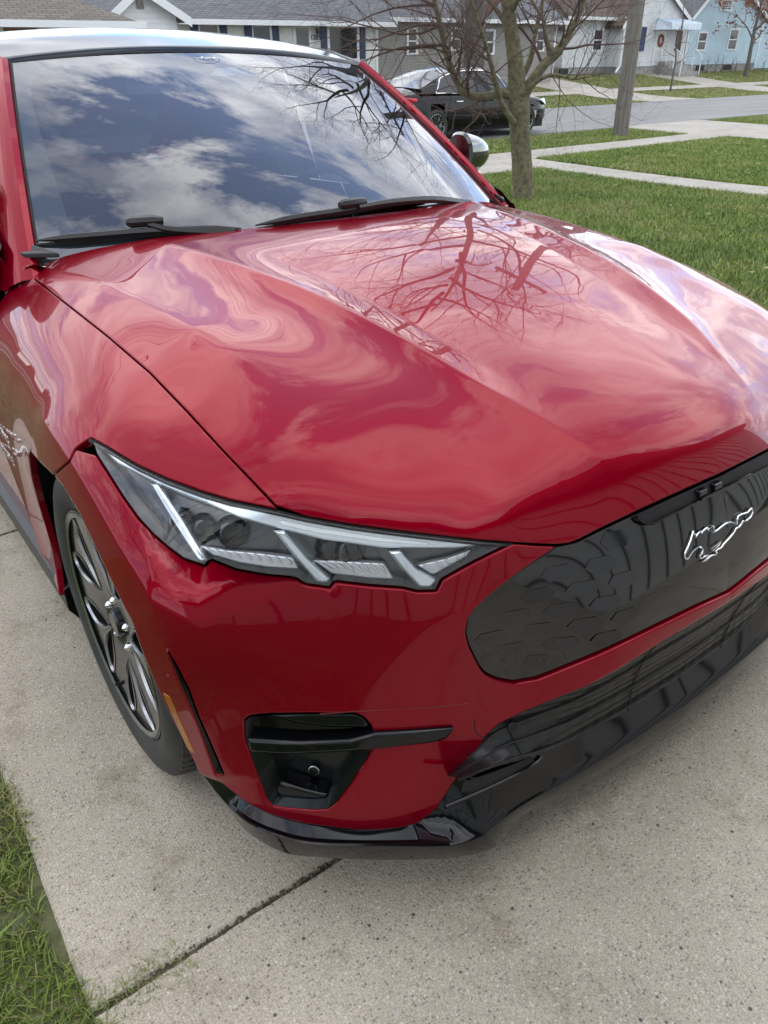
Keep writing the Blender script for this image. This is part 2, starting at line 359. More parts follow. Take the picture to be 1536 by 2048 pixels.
def panel(name, outline, m, holes=(), grid=.011, roll=.004, skirt=.014, off=0., mirror='copy', parent=car, gap=.0, hole_skirt=None, **k):
    """A sheet trimmed out of the skin. outline/holes: 3D loops. Edges roll in and turn down into the gap.
    mirror: 'copy' adds the twin on the other side as an object, 'join' bisects at the centre plane and joins both halves."""
    Lo = ccw(loop_uv(outline)); Hs = [ccw(loop_uv(h)) for h in holes]
    def inset(L, g):
        nx = np.roll(L, -1, 0)-np.roll(L, 1, 0); nx /= np.linalg.norm(nx, axis=1)[:, None]+1e-12
        return L + np.c_[-nx[:, 1], nx[:, 0]]*g
    if gap: Lo = inset(Lo, gap)
    loops = [Lo]+Hs
    mn, mx_ = Lo.min(0), Lo.max(0)
    gx, gy = np.meshgrid(np.arange(mn[0], mx_[0], grid), np.arange(mn[1], mx_[1], grid*.87)); gx[1::2] += grid/2
    G_ = np.c_[gx.ravel(), gy.ravel()]
    keep = in_poly(G_, Lo)
    for h in Hs: keep &= ~in_poly(G_, h)
    G_ = G_[keep]
    def ld(q):   # distance to nearest boundary
        d = np.full(len(q), 1e9)
        for L in loops:
            LL = np.vstack([L, L[:1]])
            sd = poly_dist(q, LL)[0]; d = np.minimum(d, sd if L is Lo else -sd)
        return d
    dG = ld(G_); G_ = G_[dG > grid*.75]
    extra = []
    if roll:
        for L in loops:
            nx = np.roll(L, -1, 0)-np.roll(L, 1, 0); nx /= np.linalg.norm(nx, axis=1)[:, None]+1e-12
            nrm = np.c_[-nx[:, 1], nx[:, 0]]*(1 if L is Lo else -1)
            for s_ in (.25, 1.0):
                o = L + nrm*roll*s_
                if len(o): 
                    dd = ld(o); ii = in_poly(o, Lo)
                    for h in Hs: ii &= ~in_poly(o, h)
                    extra.append(o[ii & (dd > roll*s_*.9)])
    for L_, f_ in FEAT:
        Lr = resample(L_, grid*.7); tg = np.gradient(Lr, axis=0); tg /= np.linalg.norm(tg, axis=1)[:, None]; nn_ = np.c_[-tg[:, 1], tg[:, 0]]
        fp = np.vstack([Lr+nn_*o_ for o_ in (-.009, -.004, 0, .004, .009)]); dd = ld(fp); ii = in_poly(fp, Lo) & (dd > max(roll*1.2, .003))
        for h in Hs: ii &= ~in_poly(fp, h)
        fp = fp[ii]
        if len(fp):
            extra.append(fp); G_ = G_[np.abs(poly_dist(G_, Lr)[0]) > .013]
    allp = list(loops)+extra+[G_]
    verts = np.vstack(allp); edges = []; base = 0
    for L in loops:
        n = len(L); edges += [(base+i, base+(i+1) % n) for i in range(n)]; base += n
    vo, eo, fo, ov, _, _ = delaunay_2d_cdt([Vector((float(a), float(b))) for a, b in verts], edges, [], 0, 1e-7)
    q = np.array([(v.x, v.y) for v in vo])
    F = np.array([f for f in fo if len(f) == 3]); cen = q[F].mean(1)
    ok = in_poly(cen, Lo)
    for h in Hs: ok &= ~in_poly(cen, h)
    F = F[ok]
    P = surf(q); Nn = surf_n(q)
    d = np.maximum(ld(q), 0); e = np.clip(d, 0, roll) if roll else None
    if roll:
        drop = roll-np.sqrt(np.maximum(roll**2-(roll-e)**2, 0)); P = P - Nn*(drop[:, None]*.8)
        # tilt normals outwards at the rolled edge
        step = 1e-4; g0 = (ld(q+[step, 0])-ld(q-[step, 0]))/(2*step); g1 = (ld(q+[0, step])-ld(q-[0, step]))/(2*step)
        tl = np.clip(1-e/roll, 0, .93)
        T = -(g0[:, None]*UV_+g1[:, None]*VV); T -= (T*Nn).sum(1)[:, None]*Nn; ln = np.linalg.norm(T, axis=1)[:, None]; T = T/np.maximum(ln, 1e-6)
        Nn = Nn*np.sqrt(1-tl**2)[:, None] + T*tl[:, None]
    P = P + surf_n(q)*off
    # skirt into the gap
    if skirt:
        cnt = {}
        for f in F:
            for i in range(3):
                a, b = f[i], f[(i+1) % 3]; cnt[(a, b)] = 1
        bd = [(a, b) for (a, b) in cnt if (b, a) not in cnt]
        sv = {}; newP = []; newN = []; nf = []
        top = {}
        for a, b in bd:
            for v in (a, b):
                if v not in sv:
                    sv[v] = len(P)+len(newP)
                    newP.append(P[v]); newN.append(Nn[v]*.3+0*DV); newP.append(P[v]-DV*skirt*.9); newN.append(Nn[v])
        Nb = surf_n(q)
        for v, i in sv.items():
            o = i-len(P); T = Nn[v]-(Nn[v] @ Nb[v])*Nb[v]; ln = np.linalg.norm(T)
            T = T/ln if ln > 1e-6 else Nb[v]
            newN[o] = T; newN[o+1] = T; newP[o+1] = P[v]-Nb[v]*skirt
        for a, b in bd: nf += [(sv[b], sv[a], sv[a]+1), (sv[b], sv[a]+1, sv[b]+1)]
        P = np.vstack([P, newP]); Nn = np.vstack([Nn, newN]); F = np.vstack([F, nf])
    Nn /= np.linalg.norm(Nn, axis=1)[:, None]
    mr = np.array([-1., 1, 1])
    if mirror == 'join':
        # clip at x = 0
        keepf = []; P = P.copy()
        side = P[:, 0] <= 0
        # snap the vertices just past the plane onto it
        Fk = F[side[F].any(1)]; over = np.where(~side)[0]; used = np.unique(Fk)
        P[over, 0] = 0.0; Nn[over, 0] = 0
        Nn /= np.linalg.norm(Nn, axis=1)[:, None]
        n0 = len(P)
        Pm = np.vstack([P, P*mr]); Nm = np.vstack([Nn, Nn*mr]); Fm = np.vstack([Fk, Fk[:, ::-1]+n0])
        u = np.unique(Fm); rm = -np.ones(len(Pm), int); rm[u] = np.arange(len(u))
        return mesh_obj(name, Pm[u], rm[Fm], m, parent, normals=Nm[u], **k)
    o = mesh_obj(name, P, F, m, parent, normals=Nn, **k)
    if mirror == 'copy':
        o2 = mesh_obj(name, P*mr, F[:, ::-1], m, parent, normals=Nn*mr, **k); return o, o2
    return o
def mirror_obj(o, parent=None, name=None):
    me = o.data.copy(); me.transform(Matrix.Diagonal((-1, 1, 1, 1))); me.flip_normals()
    c = bpy.data.objects.new(name or o.name.split('.')[0], me); col.objects.link(c); c.parent = parent or o.parent
    for k in ('label', 'kind'):
        if k in o: c[k] = o[k]
    return c
def plane_y(px, py, yfun=None, **k): return at(px, py, **k)
def rear_edge(x): return (x, 1.265+.205*(abs(x)/.775)**2, 1.087-.045*(abs(x)/.775)**2)
L_TOP = [(181, 876), (212, 893), (274, 930), (335, 958), (397, 981), (459, 1000), (521, 1013), (558, 1021), (614, 1034), (707, 1050), (830, 1066), (954, 1080), (1028, 1086)]
L_BOT = [(1028, 1086), (942, 1128), (884, 1160), (873, 1183), (834, 1184), (806, 1177), (738, 1172), (668, 1164), (660, 1177), (610, 1170), (589, 1157), (533, 1152), (472, 1141), (420, 1120), (410, 1134), (366, 1119), (336, 1097), (305, 1070), (274, 1036), (243, 992), (218, 952), (190, 908)]
SHUT = [(551, 1012), (500, 957), (450, 905), (375, 823), (300, 745), (215, 672), (130, 605), (80, 566), (60, 550)]
HOOD_FRONT = [(1500, 921), (1425, 955), (1360, 984), (1300, 1011), (1250, 1034), (1200, 1058), (1162, 1078), (1140, 1087), (1110, 1090), (1060, 1088)]
h_top3 = HP(L_TOP[7:][::-1]); shut3 = HP(SHUT)
hood_loop = np.vstack([[(.09, 1.0, 1.053), (.09, .8, 1.017), (.09, .51, .942), (.09, .3, .87), (.09, .18, .82)], HP(HOOD_FRONT), h_top3[:-1], shut3, [rear_edge(x) for x in (-.765, -.7, -.6, -.45, -.3, -.15, 0, .09)]])
def prim(L): return L
hood = panel('hood', hood_loop, M_RED, mirror='join', gap=.0012, roll=.003, grid=.011)
seam3 = HP([(150, 897), (139, 922), (120, 938), (105, 951)])
arch_top = HP([(105, 951), (60, 903)])
arch_rear = np.array([(-.976, 1.0, .760), (-.972, 1.10, .711), (-.968, 1.19, .631), (-.962, 1.25, .53), (-.957, 1.275, .42), (-.952, 1.28, .32), (-.945, 1.265, .235)])
fender_loop = np.vstack([shut3, [(-.80, 1.475, 1.04), (-.84, 1.49, 1.0), (-.925, 1.495, .91), (-.955, 1.5, .8), (-.95, 1.5, .6), (-.94, 1.5, .4), (-.928, 1.5, .23)], arch_rear[::-1], arch_top[::-1], seam3[::-1][1:], HP(L_TOP[:8])])
fender = panel('fender', fender_loop, M_RED, gap=.0012, roll=.003, grid=.012)
G_EDGE = [(1118, 1093), (1050, 1140), (990, 1185), (952, 1220), (937, 1242), (933, 1268), (940, 1295), (960, 1335), (973, 1351), (997, 1362), (1030, 1368), (1075, 1360), (1200, 1309), (1300, 1262), (1400, 1213), (1500, 1166)]
RED_LOW = [(1500, 1181), (1448, 1213), (1344, 1275), (1240, 1340), (1178, 1374), (1116, 1399), (1048, 1426), (1000, 1451), (979, 1468), (957, 1500), (938, 1528), (906, 1573), (876, 1619), (856, 1637), (828, 1653), (792, 1661), (719, 1663), (605, 1649), (541, 1632), (491, 1608), (445, 1570), (420, 1560), (398, 1549)]
ARCH_F = [(398, 1549), (376, 1504), (345, 1444), (312, 1376), (263, 1248), (210, 1140), (158, 1030), (125, 975), (105, 951)]
ge3 = HP(G_EDGE); rl3 = HP(RED_LOW)
bumper_loop = np.vstack([HP([(1060, 1089), (1105, 1091)]), ge3, rl3, HP(ARCH_F)[1:], seam3[::-1][1:], HP(L_BOT[::-1])[:]])
INTAKE = [(489, 1441), (500, 1432), (541, 1428), (628, 1427), (710, 1427), (726, 1434), (740, 1448), (747, 1465), (746, 1493), (733, 1520), (700, 1570), (673, 1605), (655, 1619), (623, 1620), (546, 1612), (532, 1596), (505, 1523), (490, 1478)]
SLOT = [(334, 1301), (361, 1369), (391, 1436), (417, 1508), (432, 1549), (447, 1549), (425, 1497), (398, 1436), (376, 1376), (352, 1330)]
intake3 = HP(INTAKE); slot3 = HP(SLOT)
bumper = panel('bumper', bumper_loop, M_RED, holes=[intake3, slot3], mirror='join', gap=.0015, grid=.010, skirt=.02)
grille_loop = np.vstack([[(.12, .09, .62)], HP([(1500, 928), (1425, 960), (1300, 1016), (1200, 1063), (1162, 1083)]), ge3])
M_GRILLE = mat('grille_gloss_black', (.005, .0055, .006), .045, 0, 0, .02, 1.68)
grille = panel('grille_panel', grille_loop, M_GRILLE, mirror='join', off=-.007, gap=.0, grid=.012, roll=.003)
lens_loop = np.vstack([HP(L_TOP), HP(L_BOT[1:])])
lens = panel('headlight', lens_loop, M_SILVER, gap=.002, grid=.012, skirt=.01, roll=.004)
# ------------------------------------------------------------------ grille pocket, emblem, lower grille
recess = panel('grille_recess', np.vstack([[(.12, .075, .69)], HP([(1500, 930), (1425, 961), (1300, 1018), (1272, 1031), (1288, 1044), (1305, 1045), (1400, 998), (1500, 945)])]), M_DARK, mirror='join', off=-.003, roll=0, skirt=.004, grid=.012)
rim_p = HP([(1272, 1032), (1280, 1041), (1290, 1046), (1305, 1047), (1350, 1024), (1425, 987), (1480, 959), (1500, 949)]) + np.array([0, -.001, 0])
def tube_obj(name, pts, rad, m, parent=car, n=8, both=False, **k):
    bm = bmesh.new(); tube(bm, pts, rad, n)
    if both: tube(bm, [(-p[0], p[1], p[2]) for p in pts], rad, n)
    return bm_obj(name, bm, m, parent, smooth=True, **k)
tube_obj('recess_rim', rim_p, .003, M_BLACK, both=True)
for px, py in ((1402, 985), (1432, 971)):
    c = hit(px, py); boxo('camera_housing', c[0]-.012, c[0]+.012, c[1]-.006, c[1]+.012, c[2]-.006, c[2]+.006, M_BLACK, car, bevel=.002)
HORSE = [(390, 645), (350, 790), (305, 900), (258, 1000), (255, 1050), (275, 1085), (310, 1080), (335, 1040), (385, 965), (460, 900), (515, 905), (545, 945), (530, 990), (495, 1040), (495, 1075), (520, 1080), (575, 1045), (630, 1020), (590, 1075), (530, 1135), (590, 1105), (640, 1060), (670, 1035), (740, 1020), (765, 990), (740, 965), (775, 935), (825, 915), (870, 850), (960, 755), (1030, 670), (1060, 610), (1110, 585), (1150, 530), (1165, 495), (1225, 485), (1290, 430), (1325, 350), (1305, 290), (1275, 320), (1240, 360), (1150, 385), (1095, 415), (1080, 460), (1078, 545), (1020, 515), (950, 510), (890, 535), (820, 590), (760, 640), (690, 668), (710, 620), (712, 565), (660, 590), (605, 632), (612, 590), (560, 630), (508, 688), (515, 640), (470, 680), (425, 750), (430, 690), (400, 705)]
HX, HY, HS = 1340, 980, 7.837
def on_grille(px, py, off=-.004): 
    p = hit(px, py); n = surf_n(to_uv(p[None]))[0]; return p + n*off
hp = [on_grille(HX+x/HS, HY+y/HS, -.0035) for x, y in HORSE]
tube_obj('horse_emblem', hp+[hp[0]], .0017, M_CHROME, n=6)
fore = [(825, 810), (770, 850), (680, 920), (690, 970), (740, 915), (800, 865), (825, 810)]
tube_obj('horse_emblem', [on_grille(HX+x/HS, HY+y/HS, -.0035) for x, y in fore], .0012, M_CHROME, n=6)
M_HEX = mat('grille_hex_relief', (.007, .008, .012), .05, 0, 0, .02, 1.64)
for r_ in range(7):
    for c_ in range(7):
        pz = .50+.034*r_; pxx = -.50+.075*c_+(.0375 if r_ % 2 else 0)
        q0 = np.array([pxx, .2, pz]); uvq = to_uv(np.array([pxx, .06+.35*pxx*pxx, pz])[None])
        for _ in range(6):
            P0 = surf(uvq)[0]; uvq = uvq+to_uv((np.array([pxx, P0[1], pz])-P0)[None])
        ring_ = [np.array([pxx+dx*.030, 0, pz+dz*.0125]) for dx, dz in ((1, 0), (.6, 1), (-.6, 1), (-1, 0), (-.6, -1), (.6, -1))]
        P0 = surf(uvq)[0]; n0_ = surf_n(uvq)[0]; pts_ = []
        for q in ring_:
            y_ = P0[1]-((q[0]-P0[0])*n0_[0]+(q[2]-P0[2])*n0_[2])/n0_[1]; pts_.append(np.array([q[0], y_, q[2]]))
        if not in_poly(to_uv(np.array(pts_)), loop_uv(grille_loop)).all() or pxx > -.26: continue
        for s in (1, -1):
            mesh_obj('hex_relief', [((p-n0_*.0064)*np.array([s, 1, 1])) for p in pts_], [(0, 1, 2, 3, 4, 5)], M_HEX, car)
# lower grille of dark honeycomb mesh between the bumper and the chin
A_ROW = [(.0, .075, .262), (-.06, .076, .262), (-.185, .080, .262), (-.335, .084, .275), (-.425, .086, .298), (-.475, .088, .318), (-.60, .098, .345)]
low_loop = np.vstack([[(.09, -.005, .455)], rl3[1:11] + np.array([0, .012, 0]), [(-.655, .135, .245), (-.60, .115, .245), (-.45, .075, .24), (-.3, .045, .24), (0, .02, .235), (.09, .02, .235)]])
bm = bmesh.new()
j0 = int(np.argmax(rl3[:, 0] < 0)); pa, pb = rl3[j0-1], rl3[j0]; f0 = pa[0]/(pa[0]-pb[0]); c0 = pa+(pb-pa)*f0
top = [tuple(c0+np.array([0, .010, .006]))] + [tuple(p + np.array([.0, .010, .006])) for p in rl3[j0:12]]
top = resample(np.array(top), .02); n_ = len(top)
botr = resample(np.array(A_ROW), .004); botr = botr[np.linspace(0, len(botr)-1, n_).astype(int)]
V = []; F = []
for i in range(n_):
    for k in range(5):
        f = k/4; p = top[i]*(1-f)+botr[i]*f; V.append((p[0], p[1]+.03*math.sin(PI*f)*.5, p[2]))
for i in range(n_-1):
    for k in range(4): F.append((i*5+k, i*5+k+1, (i+1)*5+k+1, (i+1)*5+k))
def both_sides(V, F):
    n0 = len(V); V2 = list(V)+[(-p[0], p[1], p[2]) for p in V]; F2 = list(F)+[tuple(n0+i for i in f[::-1]) for f in F]; return V2, F2
V2, F2 = both_sides(V, F)
M_MESH = mat('honeycomb_mesh', (.012, .013, .014), .38)
t = M_MESH.node_tree; tcn = N(t, 'ShaderNodeTexCoord'); mpn = N(t, 'ShaderNodeMapping'); mpn.inputs['Scale'].default_value = (26, 26, 60)
vo_ = N(t, 'ShaderNodeTexVoronoi'); vo_.inputs['Scale'].default_value = 1.0; vo_.inputs['Randomness'].default_value = .12
bpn = N(t, 'ShaderNodeBump'); bpn.inputs['Strength'].default_value = .6; bpn.inputs['Distance'].default_value = .01
t.links.new(tcn.outputs['Object'], mpn.inputs[0]); t.links.new(mpn.outputs[0], vo_.inputs['Vector']); t.links.new(vo_.outputs['Distance'], bpn.inputs['Height']); t.links.new(bpn.outputs[0], bsdf(M_MESH).inputs['Normal'])
lowg = mesh_obj('lower_grille', V2, F2, M_MESH, car, smooth=True)
for f in (.35, .68, .93):
    path = [top[i]*(1-f)+botr[i]*f + np.array([0, .03*math.sin(PI*f)*.5-.004, 0]) for i in range(n_)]
    tube_obj('grille_bar', [(-p[0], p[1], p[2]) for p in path[::-1]]+path[1:], .0022, M_SATIN, n=6)
for s in (-1, 1):
    for q in (.30, .78):
        i = int(q*(n_-1)); tube_obj('grille_seam', [(s*-p[0] if s > 0 else p[0], p[1]-.003, p[2]) for p in [top[i]*(1-f)+botr[i]*f+np.array([0, .03*math.sin(PI*f)*.5, 0]) for f in np.linspace(0, 1, 6)]], .0014, M_DARK, n=5)
# splitter: rows from the inner top edge over the lip to the underside
B_ROW = [(.0, .048, .205), (-.212, .053, .207), (-.355, .062, .208), (-.462, .072, .209), (-.545, .070, .210), (-.572, .068, .211), (-.629, .086, .213), (-.712, .148, .214), (-.809, .225, .214), (-.855, .281, .214), (-.887, .347, .213), (-.901, .430, .212), (-.905, .56, .212)]
C_ROW = [(.0, .050, .155), (-.19, .060, .152), (-.335, .072, .151), (-.435, .086, .151), (-.51, .078, .151), (-.540, .070, .151), (-.60, .092, .154), (-.70, .160, .155), (-.800, .244, .155), (-.850, .297, .155), (-.881, .380, .155), (-.887, .47, .157), (-.893, .56, .16)]
A_ROW2 = [(0, .078, .262), (-.20, .083, .262), (-.345, .088, .275), (-.46, .094, .296), (-.545, .108, .290), (-.605, .128, .256)]
A_ROW2[4:] = [(-.548, .112, .292)]
for px, py in ((900, 1582), (852, 1640), (760, 1661), (620, 1652), (550, 1635), (500, 1612), (455, 1577)):
    q_ = hit(px, py); inw = np.array([.5 if q_[0] < -.7 else 0, .8, 0]); inw = inw/np.linalg.norm(inw); A_ROW2.append(tuple(q_+inw*.008+np.array([0, 0, .004])))
A_ROW2.append((-.900, .56, .235))
Bs = spline(B_ROW, 6); Cs = spline(C_ROW, 6); As = spline(A_ROW2, 6)
rows = [As+np.array([.0, .012, .02]), As, As*.3+Bs*.7+np.array([0, .003, -.004]), Bs+np.array([0, .004, .0025]), Bs, Bs*.92+Cs*.08+np.array([0, -.0012, 0]), Bs*.1+Cs*.9+np.array([0, -.0012, 0]), Cs, Cs+np.array([.01, .03, -.004]), Cs*np.array([.9, 1, 1])+np.array([0, .16, .0])]
V = [tuple(r[i]) for i in range(len(Bs)) for r in rows]; nr = len(rows)
F = [(i*nr+k, i*nr+k+1, (i+1)*nr+k+1, (i+1)*nr+k) for i in range(len(Bs)-1) for k in range(nr-1)]
V2, F2 = both_sides(V, F)
bm = bmesh.new(); vs = [bm.verts.new(v) for v in V2]
for f in F2: bm.faces.new([vs[i] for i in f])
bmesh.ops.remove_doubles(bm, verts=bm.verts, dist=.0004)
bm_obj('splitter', bm, M_BLACK, car, smooth=True)
duct = [(920, 1585), (960, 1572), (1010, 1552), (1050, 1533), (1068, 1521), (1060, 1514), (1035, 1524), (980, 1545), (925, 1564)]
def chin_pt(px, py, off=.0):
    d = sight(px, py); n = np.array([0, -.93, .36]); p0 = np.array([-.5, .088, .28]); t_ = ((p0-CAM) @ n)/(d @ n); return CAM + t_*d + n*off
band = [(887, 1612), (945, 1588), (1000, 1563), (1045, 1540), (1070, 1524), (1080, 1513)]
for s in (1, -1):
    pb = spline([chin_pt(*p, .004) for p in band], 4); pb[:, 0] *= s
    tube_obj('duct_lip', pb, [.004]*len(pb), M_BLACK)
    dl = np.array([chin_pt(*p, .002) for p in duct]); dl[:, 0] *= s
    bm = bmesh.new(); vv = [bm.verts.new(p) for p in dl]; bm.faces.new(vv); bm_obj('duct_shade', bm, M_DARK, car)  # flat dark face, paints in the shade of the duct mouth
# brake duct pocket, fog pocket, sensor rings
def pocket(name, loop, depth, m, **k): return panel(name, loop, m, off=-depth, roll=0, skirt=-depth, grid=.02, gap=.0015, **k)
M_POCKET = mat('pocket_gloss_plastic', (.010, .013, .013), .22)
pocket('intake_pocket', intake3, .055, M_POCKET)
pocket('air_curtain_duct', slot3, .05, M_POCKET)
blade = HP([(498, 1472), (600, 1478), (700, 1474), (750, 1461), (830, 1457), (907, 1451), (889, 1473), (868, 1479), (800, 1488), (740, 1495), (640, 1501), (560, 1503), (503, 1498)])
panel('intake_blade', blade, M_BLACK, off=.010, skirt=.03, roll=.006, grid=.008)
pod = HP([(528, 1434), (628, 1429), (712, 1429), (728, 1436), (744, 1456), (735, 1461), (660, 1460), (590, 1451)])
panel('intake_pod', pod, M_BLACK, off=-.004, skirt=.03, roll=.006, grid=.01)
shelf = HP([(541, 1585), (553, 1575), (600, 1590), (655, 1603), (648, 1612), (610, 1613), (545, 1607)])
panel('intake_shelf', shelf, M_BLACK, off=-.015, skirt=.03, roll=.006, grid=.01)
def ring(name, c, n, r, rad, m, disc=None):
    n = Vector(n).normalized(); a = n.cross(Vector((0, 0, 1))).normalized(); b = n.cross(a); c = Vector(c)
    bm = bmesh.new(); tube(bm, [c+(a*math.cos(2*PI*i/20)+b*math.sin(2*PI*i/20))*r for i in range(21)], rad, 6, cap=False)
    o = bm_obj(name, bm, m, car, smooth=True)
    if disc:
        bm = bmesh.new(); tube(bm, [c-n*.004, c+n*.002], r, 20); bm_obj(disc, bm, M_BLACK, car)
    return o
for s in (1, -1):
    for (px, py), dep in (((614, 1575), .045), ((1028, 1457), .004)):
        p = hit(px, py); n = surf_n(to_uv(p[None]))[0]; p = p-n*dep
        ring('sensor_ring', (p[0]*s, p[1], p[2]), (n[0]*s, n[1], n[2]), .009, .0014, M_SATIN if py < 1500 else M_SILVER, 'parking_sensor')
marker = HP([(325, 1384), (340, 1393), (391, 1508), (376, 1499)])
panel('side_marker', marker, M_AMBER, off=.0015, roll=.002, skirt=.006, grid=.01)
tube_obj('tow_cover_seam', spline(HP([(950, 1440), (949, 1455), (955, 1468), (966, 1475), (975, 1477)]), 4), .0011, M_DARK, n=5)
tube_obj('crease_shadow', spline(HP([(640, 1428), (740, 1421), (840, 1416), (900, 1411), (935, 1406)])+np.array([0, .0006, 0]), 4), .0014, mat('shadow_red_paint', (.16, .0003, .005), .3, .4, 1.0), n=6)  # darker red line paints in the shadow along the bumper's character line
# ------------------------------------------------------------------ headlights
M_BUCKET = mat('lamp_bucket', (.12, .125, .13), .20, .6, .3)
for o in lens: o.data.materials[0] = M_LENS
bucket_loop = lens_loop
M_GUIDE = mat('lamp_light_guide', (.86, .92, .98), .24, .65, .3)
M_CLEAR = mat('lamp_crystal_bar', (.80, .86, .92), .14, .8, .6)
bk = panel('lamp_bucket', bucket_loop, M_BUCKET, off=-.042, roll=0, skirt=-.04, gap=.003, grid=.02)
guide = HP([(190, 889), (212, 898), (274, 936), (335, 964), (397, 987), (459, 1006), (521, 1019), (558, 1027), (614, 1040), (707, 1057), (830, 1072), (954, 1085), (1008, 1088), (923, 1097), (768, 1099), (645, 1083), (546, 1057), (472, 1034), (397, 998), (305, 961), (224, 920)])
panel('light_guide', guide, M_GUIDE, off=-.012, roll=.004, skirt=.02, grid=.012)
drl = HP([(560, 1040), (640, 1058), (760, 1076), (860, 1086), (856, 1091), (750, 1083), (630, 1066), (556, 1049)])
panel('daytime_strip', drl, mat('lamp_strip_white', (.92, .97, .97), .2, 0, .5), off=-.010, roll=.001, skirt=.004, grid=.01)
panel('turn_signal', HP([(224, 904), (240, 905), (296, 944), (290, 948), (226, 910)]), mat('lamp_amber_strip', (.9, .5, .18), .2, .1, .6), off=-.010, roll=.001, skirt=.006, grid=.01)
for pl in ([(293, 963), (312, 962), (362, 1040), (412, 1121), (408, 1130), (392, 1124), (340, 1045)], [(543, 1062), (566, 1061), (610, 1115), (662, 1164), (656, 1174), (632, 1170), (588, 1120)], [(776, 1104), (802, 1102), (835, 1140), (878, 1164), (864, 1181), (840, 1181), (806, 1145)]):
    panel('lamp_fin', HP(pl), M_CLEAR, off=-.006, roll=.005, skirt=.032, grid=.008, gap=.001)
for pl, k in (([(388, 1091), (450, 1104), (520, 1114), (583, 1123), (594, 1147), (533, 1143), (472, 1131), (418, 1113)], 9), ([(622, 1128), (700, 1131), (770, 1134), (790, 1168), (738, 1166), (662, 1157)], 8), ([(838, 1138), (900, 1122), (950, 1103), (938, 1120), (880, 1154), (870, 1160)], 5)):
    panel('lamp_reflector', HP(pl), M_SILVER, off=-.018, roll=.003, skirt=.012, grid=.012)
    a = np.array(pl, float); nb = len(a)//2+len(a) % 2
    for i in range(k):
        f = (i+.6)/(k+.2)
        tp = resample(a[:4] if k == 9 else a[:3], 3); bt = resample(a[::-1][:4] if k == 9 else a[::-1][:3], 3)
        p0 = tp[int(f*(len(tp)-1))]; p1 = bt[int(f*(len(bt)-1))]; p1 = p0+(p1-p0)*.62
        pts = [on_grille(p0[0]*(1-g)+p1[0]*g + 5*g, p0[1]*(1-g)+p1[1]*g, -.016) for g in (0, .35, .7, 1)]
        for s in (1, -1): tube_obj('reflector_rib', [(p[0]*s, p[1], p[2]) for p in pts], [.0012, .0026, .0022, .0006], M_SILVER, n=6)
for px, py, r_ in ((455, 1068, .021), (700, 1110, .021), (655, 1108, .017), (350, 1040, .017), (395, 1055, .018)):
    p = hit(px, py); n = surf_n(to_uv(p[None]))[0]; d_ = np.array([-.25, -.95, .1]); d_ /= np.linalg.norm(d_)
    for s in (1, -1):
        c = Vector((p-n*.030)); dd = Vector(d_)
        c.x *= s; dd.x *= s
        bm = bmesh.new(); tube(bm, [c-dd*.02, c+dd*.004, c+dd*.010, c+dd*.012], [r_*1.15, r_*1.15, r_, r_*.2], 20); bm_obj('projector', bm, M_GRILLE, car, smooth=True)
# black gasket line along the top of the lamp
for s in (1, -1):
    g_ = HP(L_TOP); g_[:, 0] *= s; tube_obj('lamp_gasket', g_+np.array([0, .004, -.006]), .0045, M_DARK, n=6)
# ------------------------------------------------------------------ glasshouse
def ws(u, v, off=0.):
    b = np.array([u*.772, 1.215+.255*u*u, 1.050-.008*u*u]); t_ = np.array([u*.600, 1.985+.055*u*u, 1.512-.030*u*u])
    p = b*(1-v)+t_*v; n = np.array([.0+.28*u, -.50, .84]); n /= np.linalg.norm(n)
    return p + n*(.022*4*v*(1-v)*(1-.3*u*u)+off)
def grid_surf(f, U, V):
    vs = [f(u, v) for v in V for u in U]; nu = len(U)
    fs = [(j*nu+i, j*nu+i+1, (j+1)*nu+i+1, (j+1)*nu+i) for j in range(len(V)-1) for i in range(nu-1)]
    return vs, fs
from mathutils.bvhtree import BVHTree
U_ = np.linspace(-1, 1, 49); V_ = np.linspace(0, 1, 25)
vs, fs = grid_surf(lambda u, v: ws(u, v), U_, V_)
mesh_obj('windshield', vs, fs, M_SCREEN, car, smooth=True)
bvh = BVHTree.FromPolygons([Vector(v) for v in vs], fs)
def wsh(px, py, off=0.):
    d = sight(px, py); h_, n_, i_, _ = bvh.ray_cast(Vector(CAM), Vector(d))
    if n_.z < 0: n_ = -n_
    return np.array(h_ + n_*off)
def ws_uv(px, py):
    p = wsh(px, py); best = None
    uu, vv = np.meshgrid(np.linspace(-1, 1, 161), np.linspace(0, 1, 81)); P = np.array([ws(a, b) for a, b in zip(uu.ravel(), vv.ravel())])
    i = np.argmin(((P-p)**2).sum(1)); return uu.ravel()[i], vv.ravel()[i]
# printed black border behind the glass
inner = [(-.885, .12), (-.80, .075), (-.6, .055), (-.3, .05), (0, .05), (.3, .05), (.6, .055), (.80, .075), (.885, .12), (.905, .3), (.925, .6), (.93, .80), (.90, .90), (.80, .93), (.60, .945), (.5, .945), (.44, .88), (.25, .875), (.20, .80), (.10, .765), (-.10, .765), (-.20, .80), (-.25, .875), (-.44, .88), (-.5, .945), (-.60, .945), (-.80, .93), (-.90, .90), (-.93, .80), (-.925, .6), (-.905, .3)]
innr = spline(inner, 4, closed=True)
oc = [(a, -1+0.001) for a in []]
gu, gv = np.meshgrid(np.linspace(-.995, .995, 40), np.linspace(.004, .996, 22)); gq = np.c_[gu.ravel(), gv.ravel()]
gq = gq[~in_poly(gq, innr)]
ring_o = np.array([(-1, 0), (1, 0), (1, 1), (-1, 1)], float)
ro = resample(np.vstack([ring_o, ring_o[:1]]), .05)[:-1]
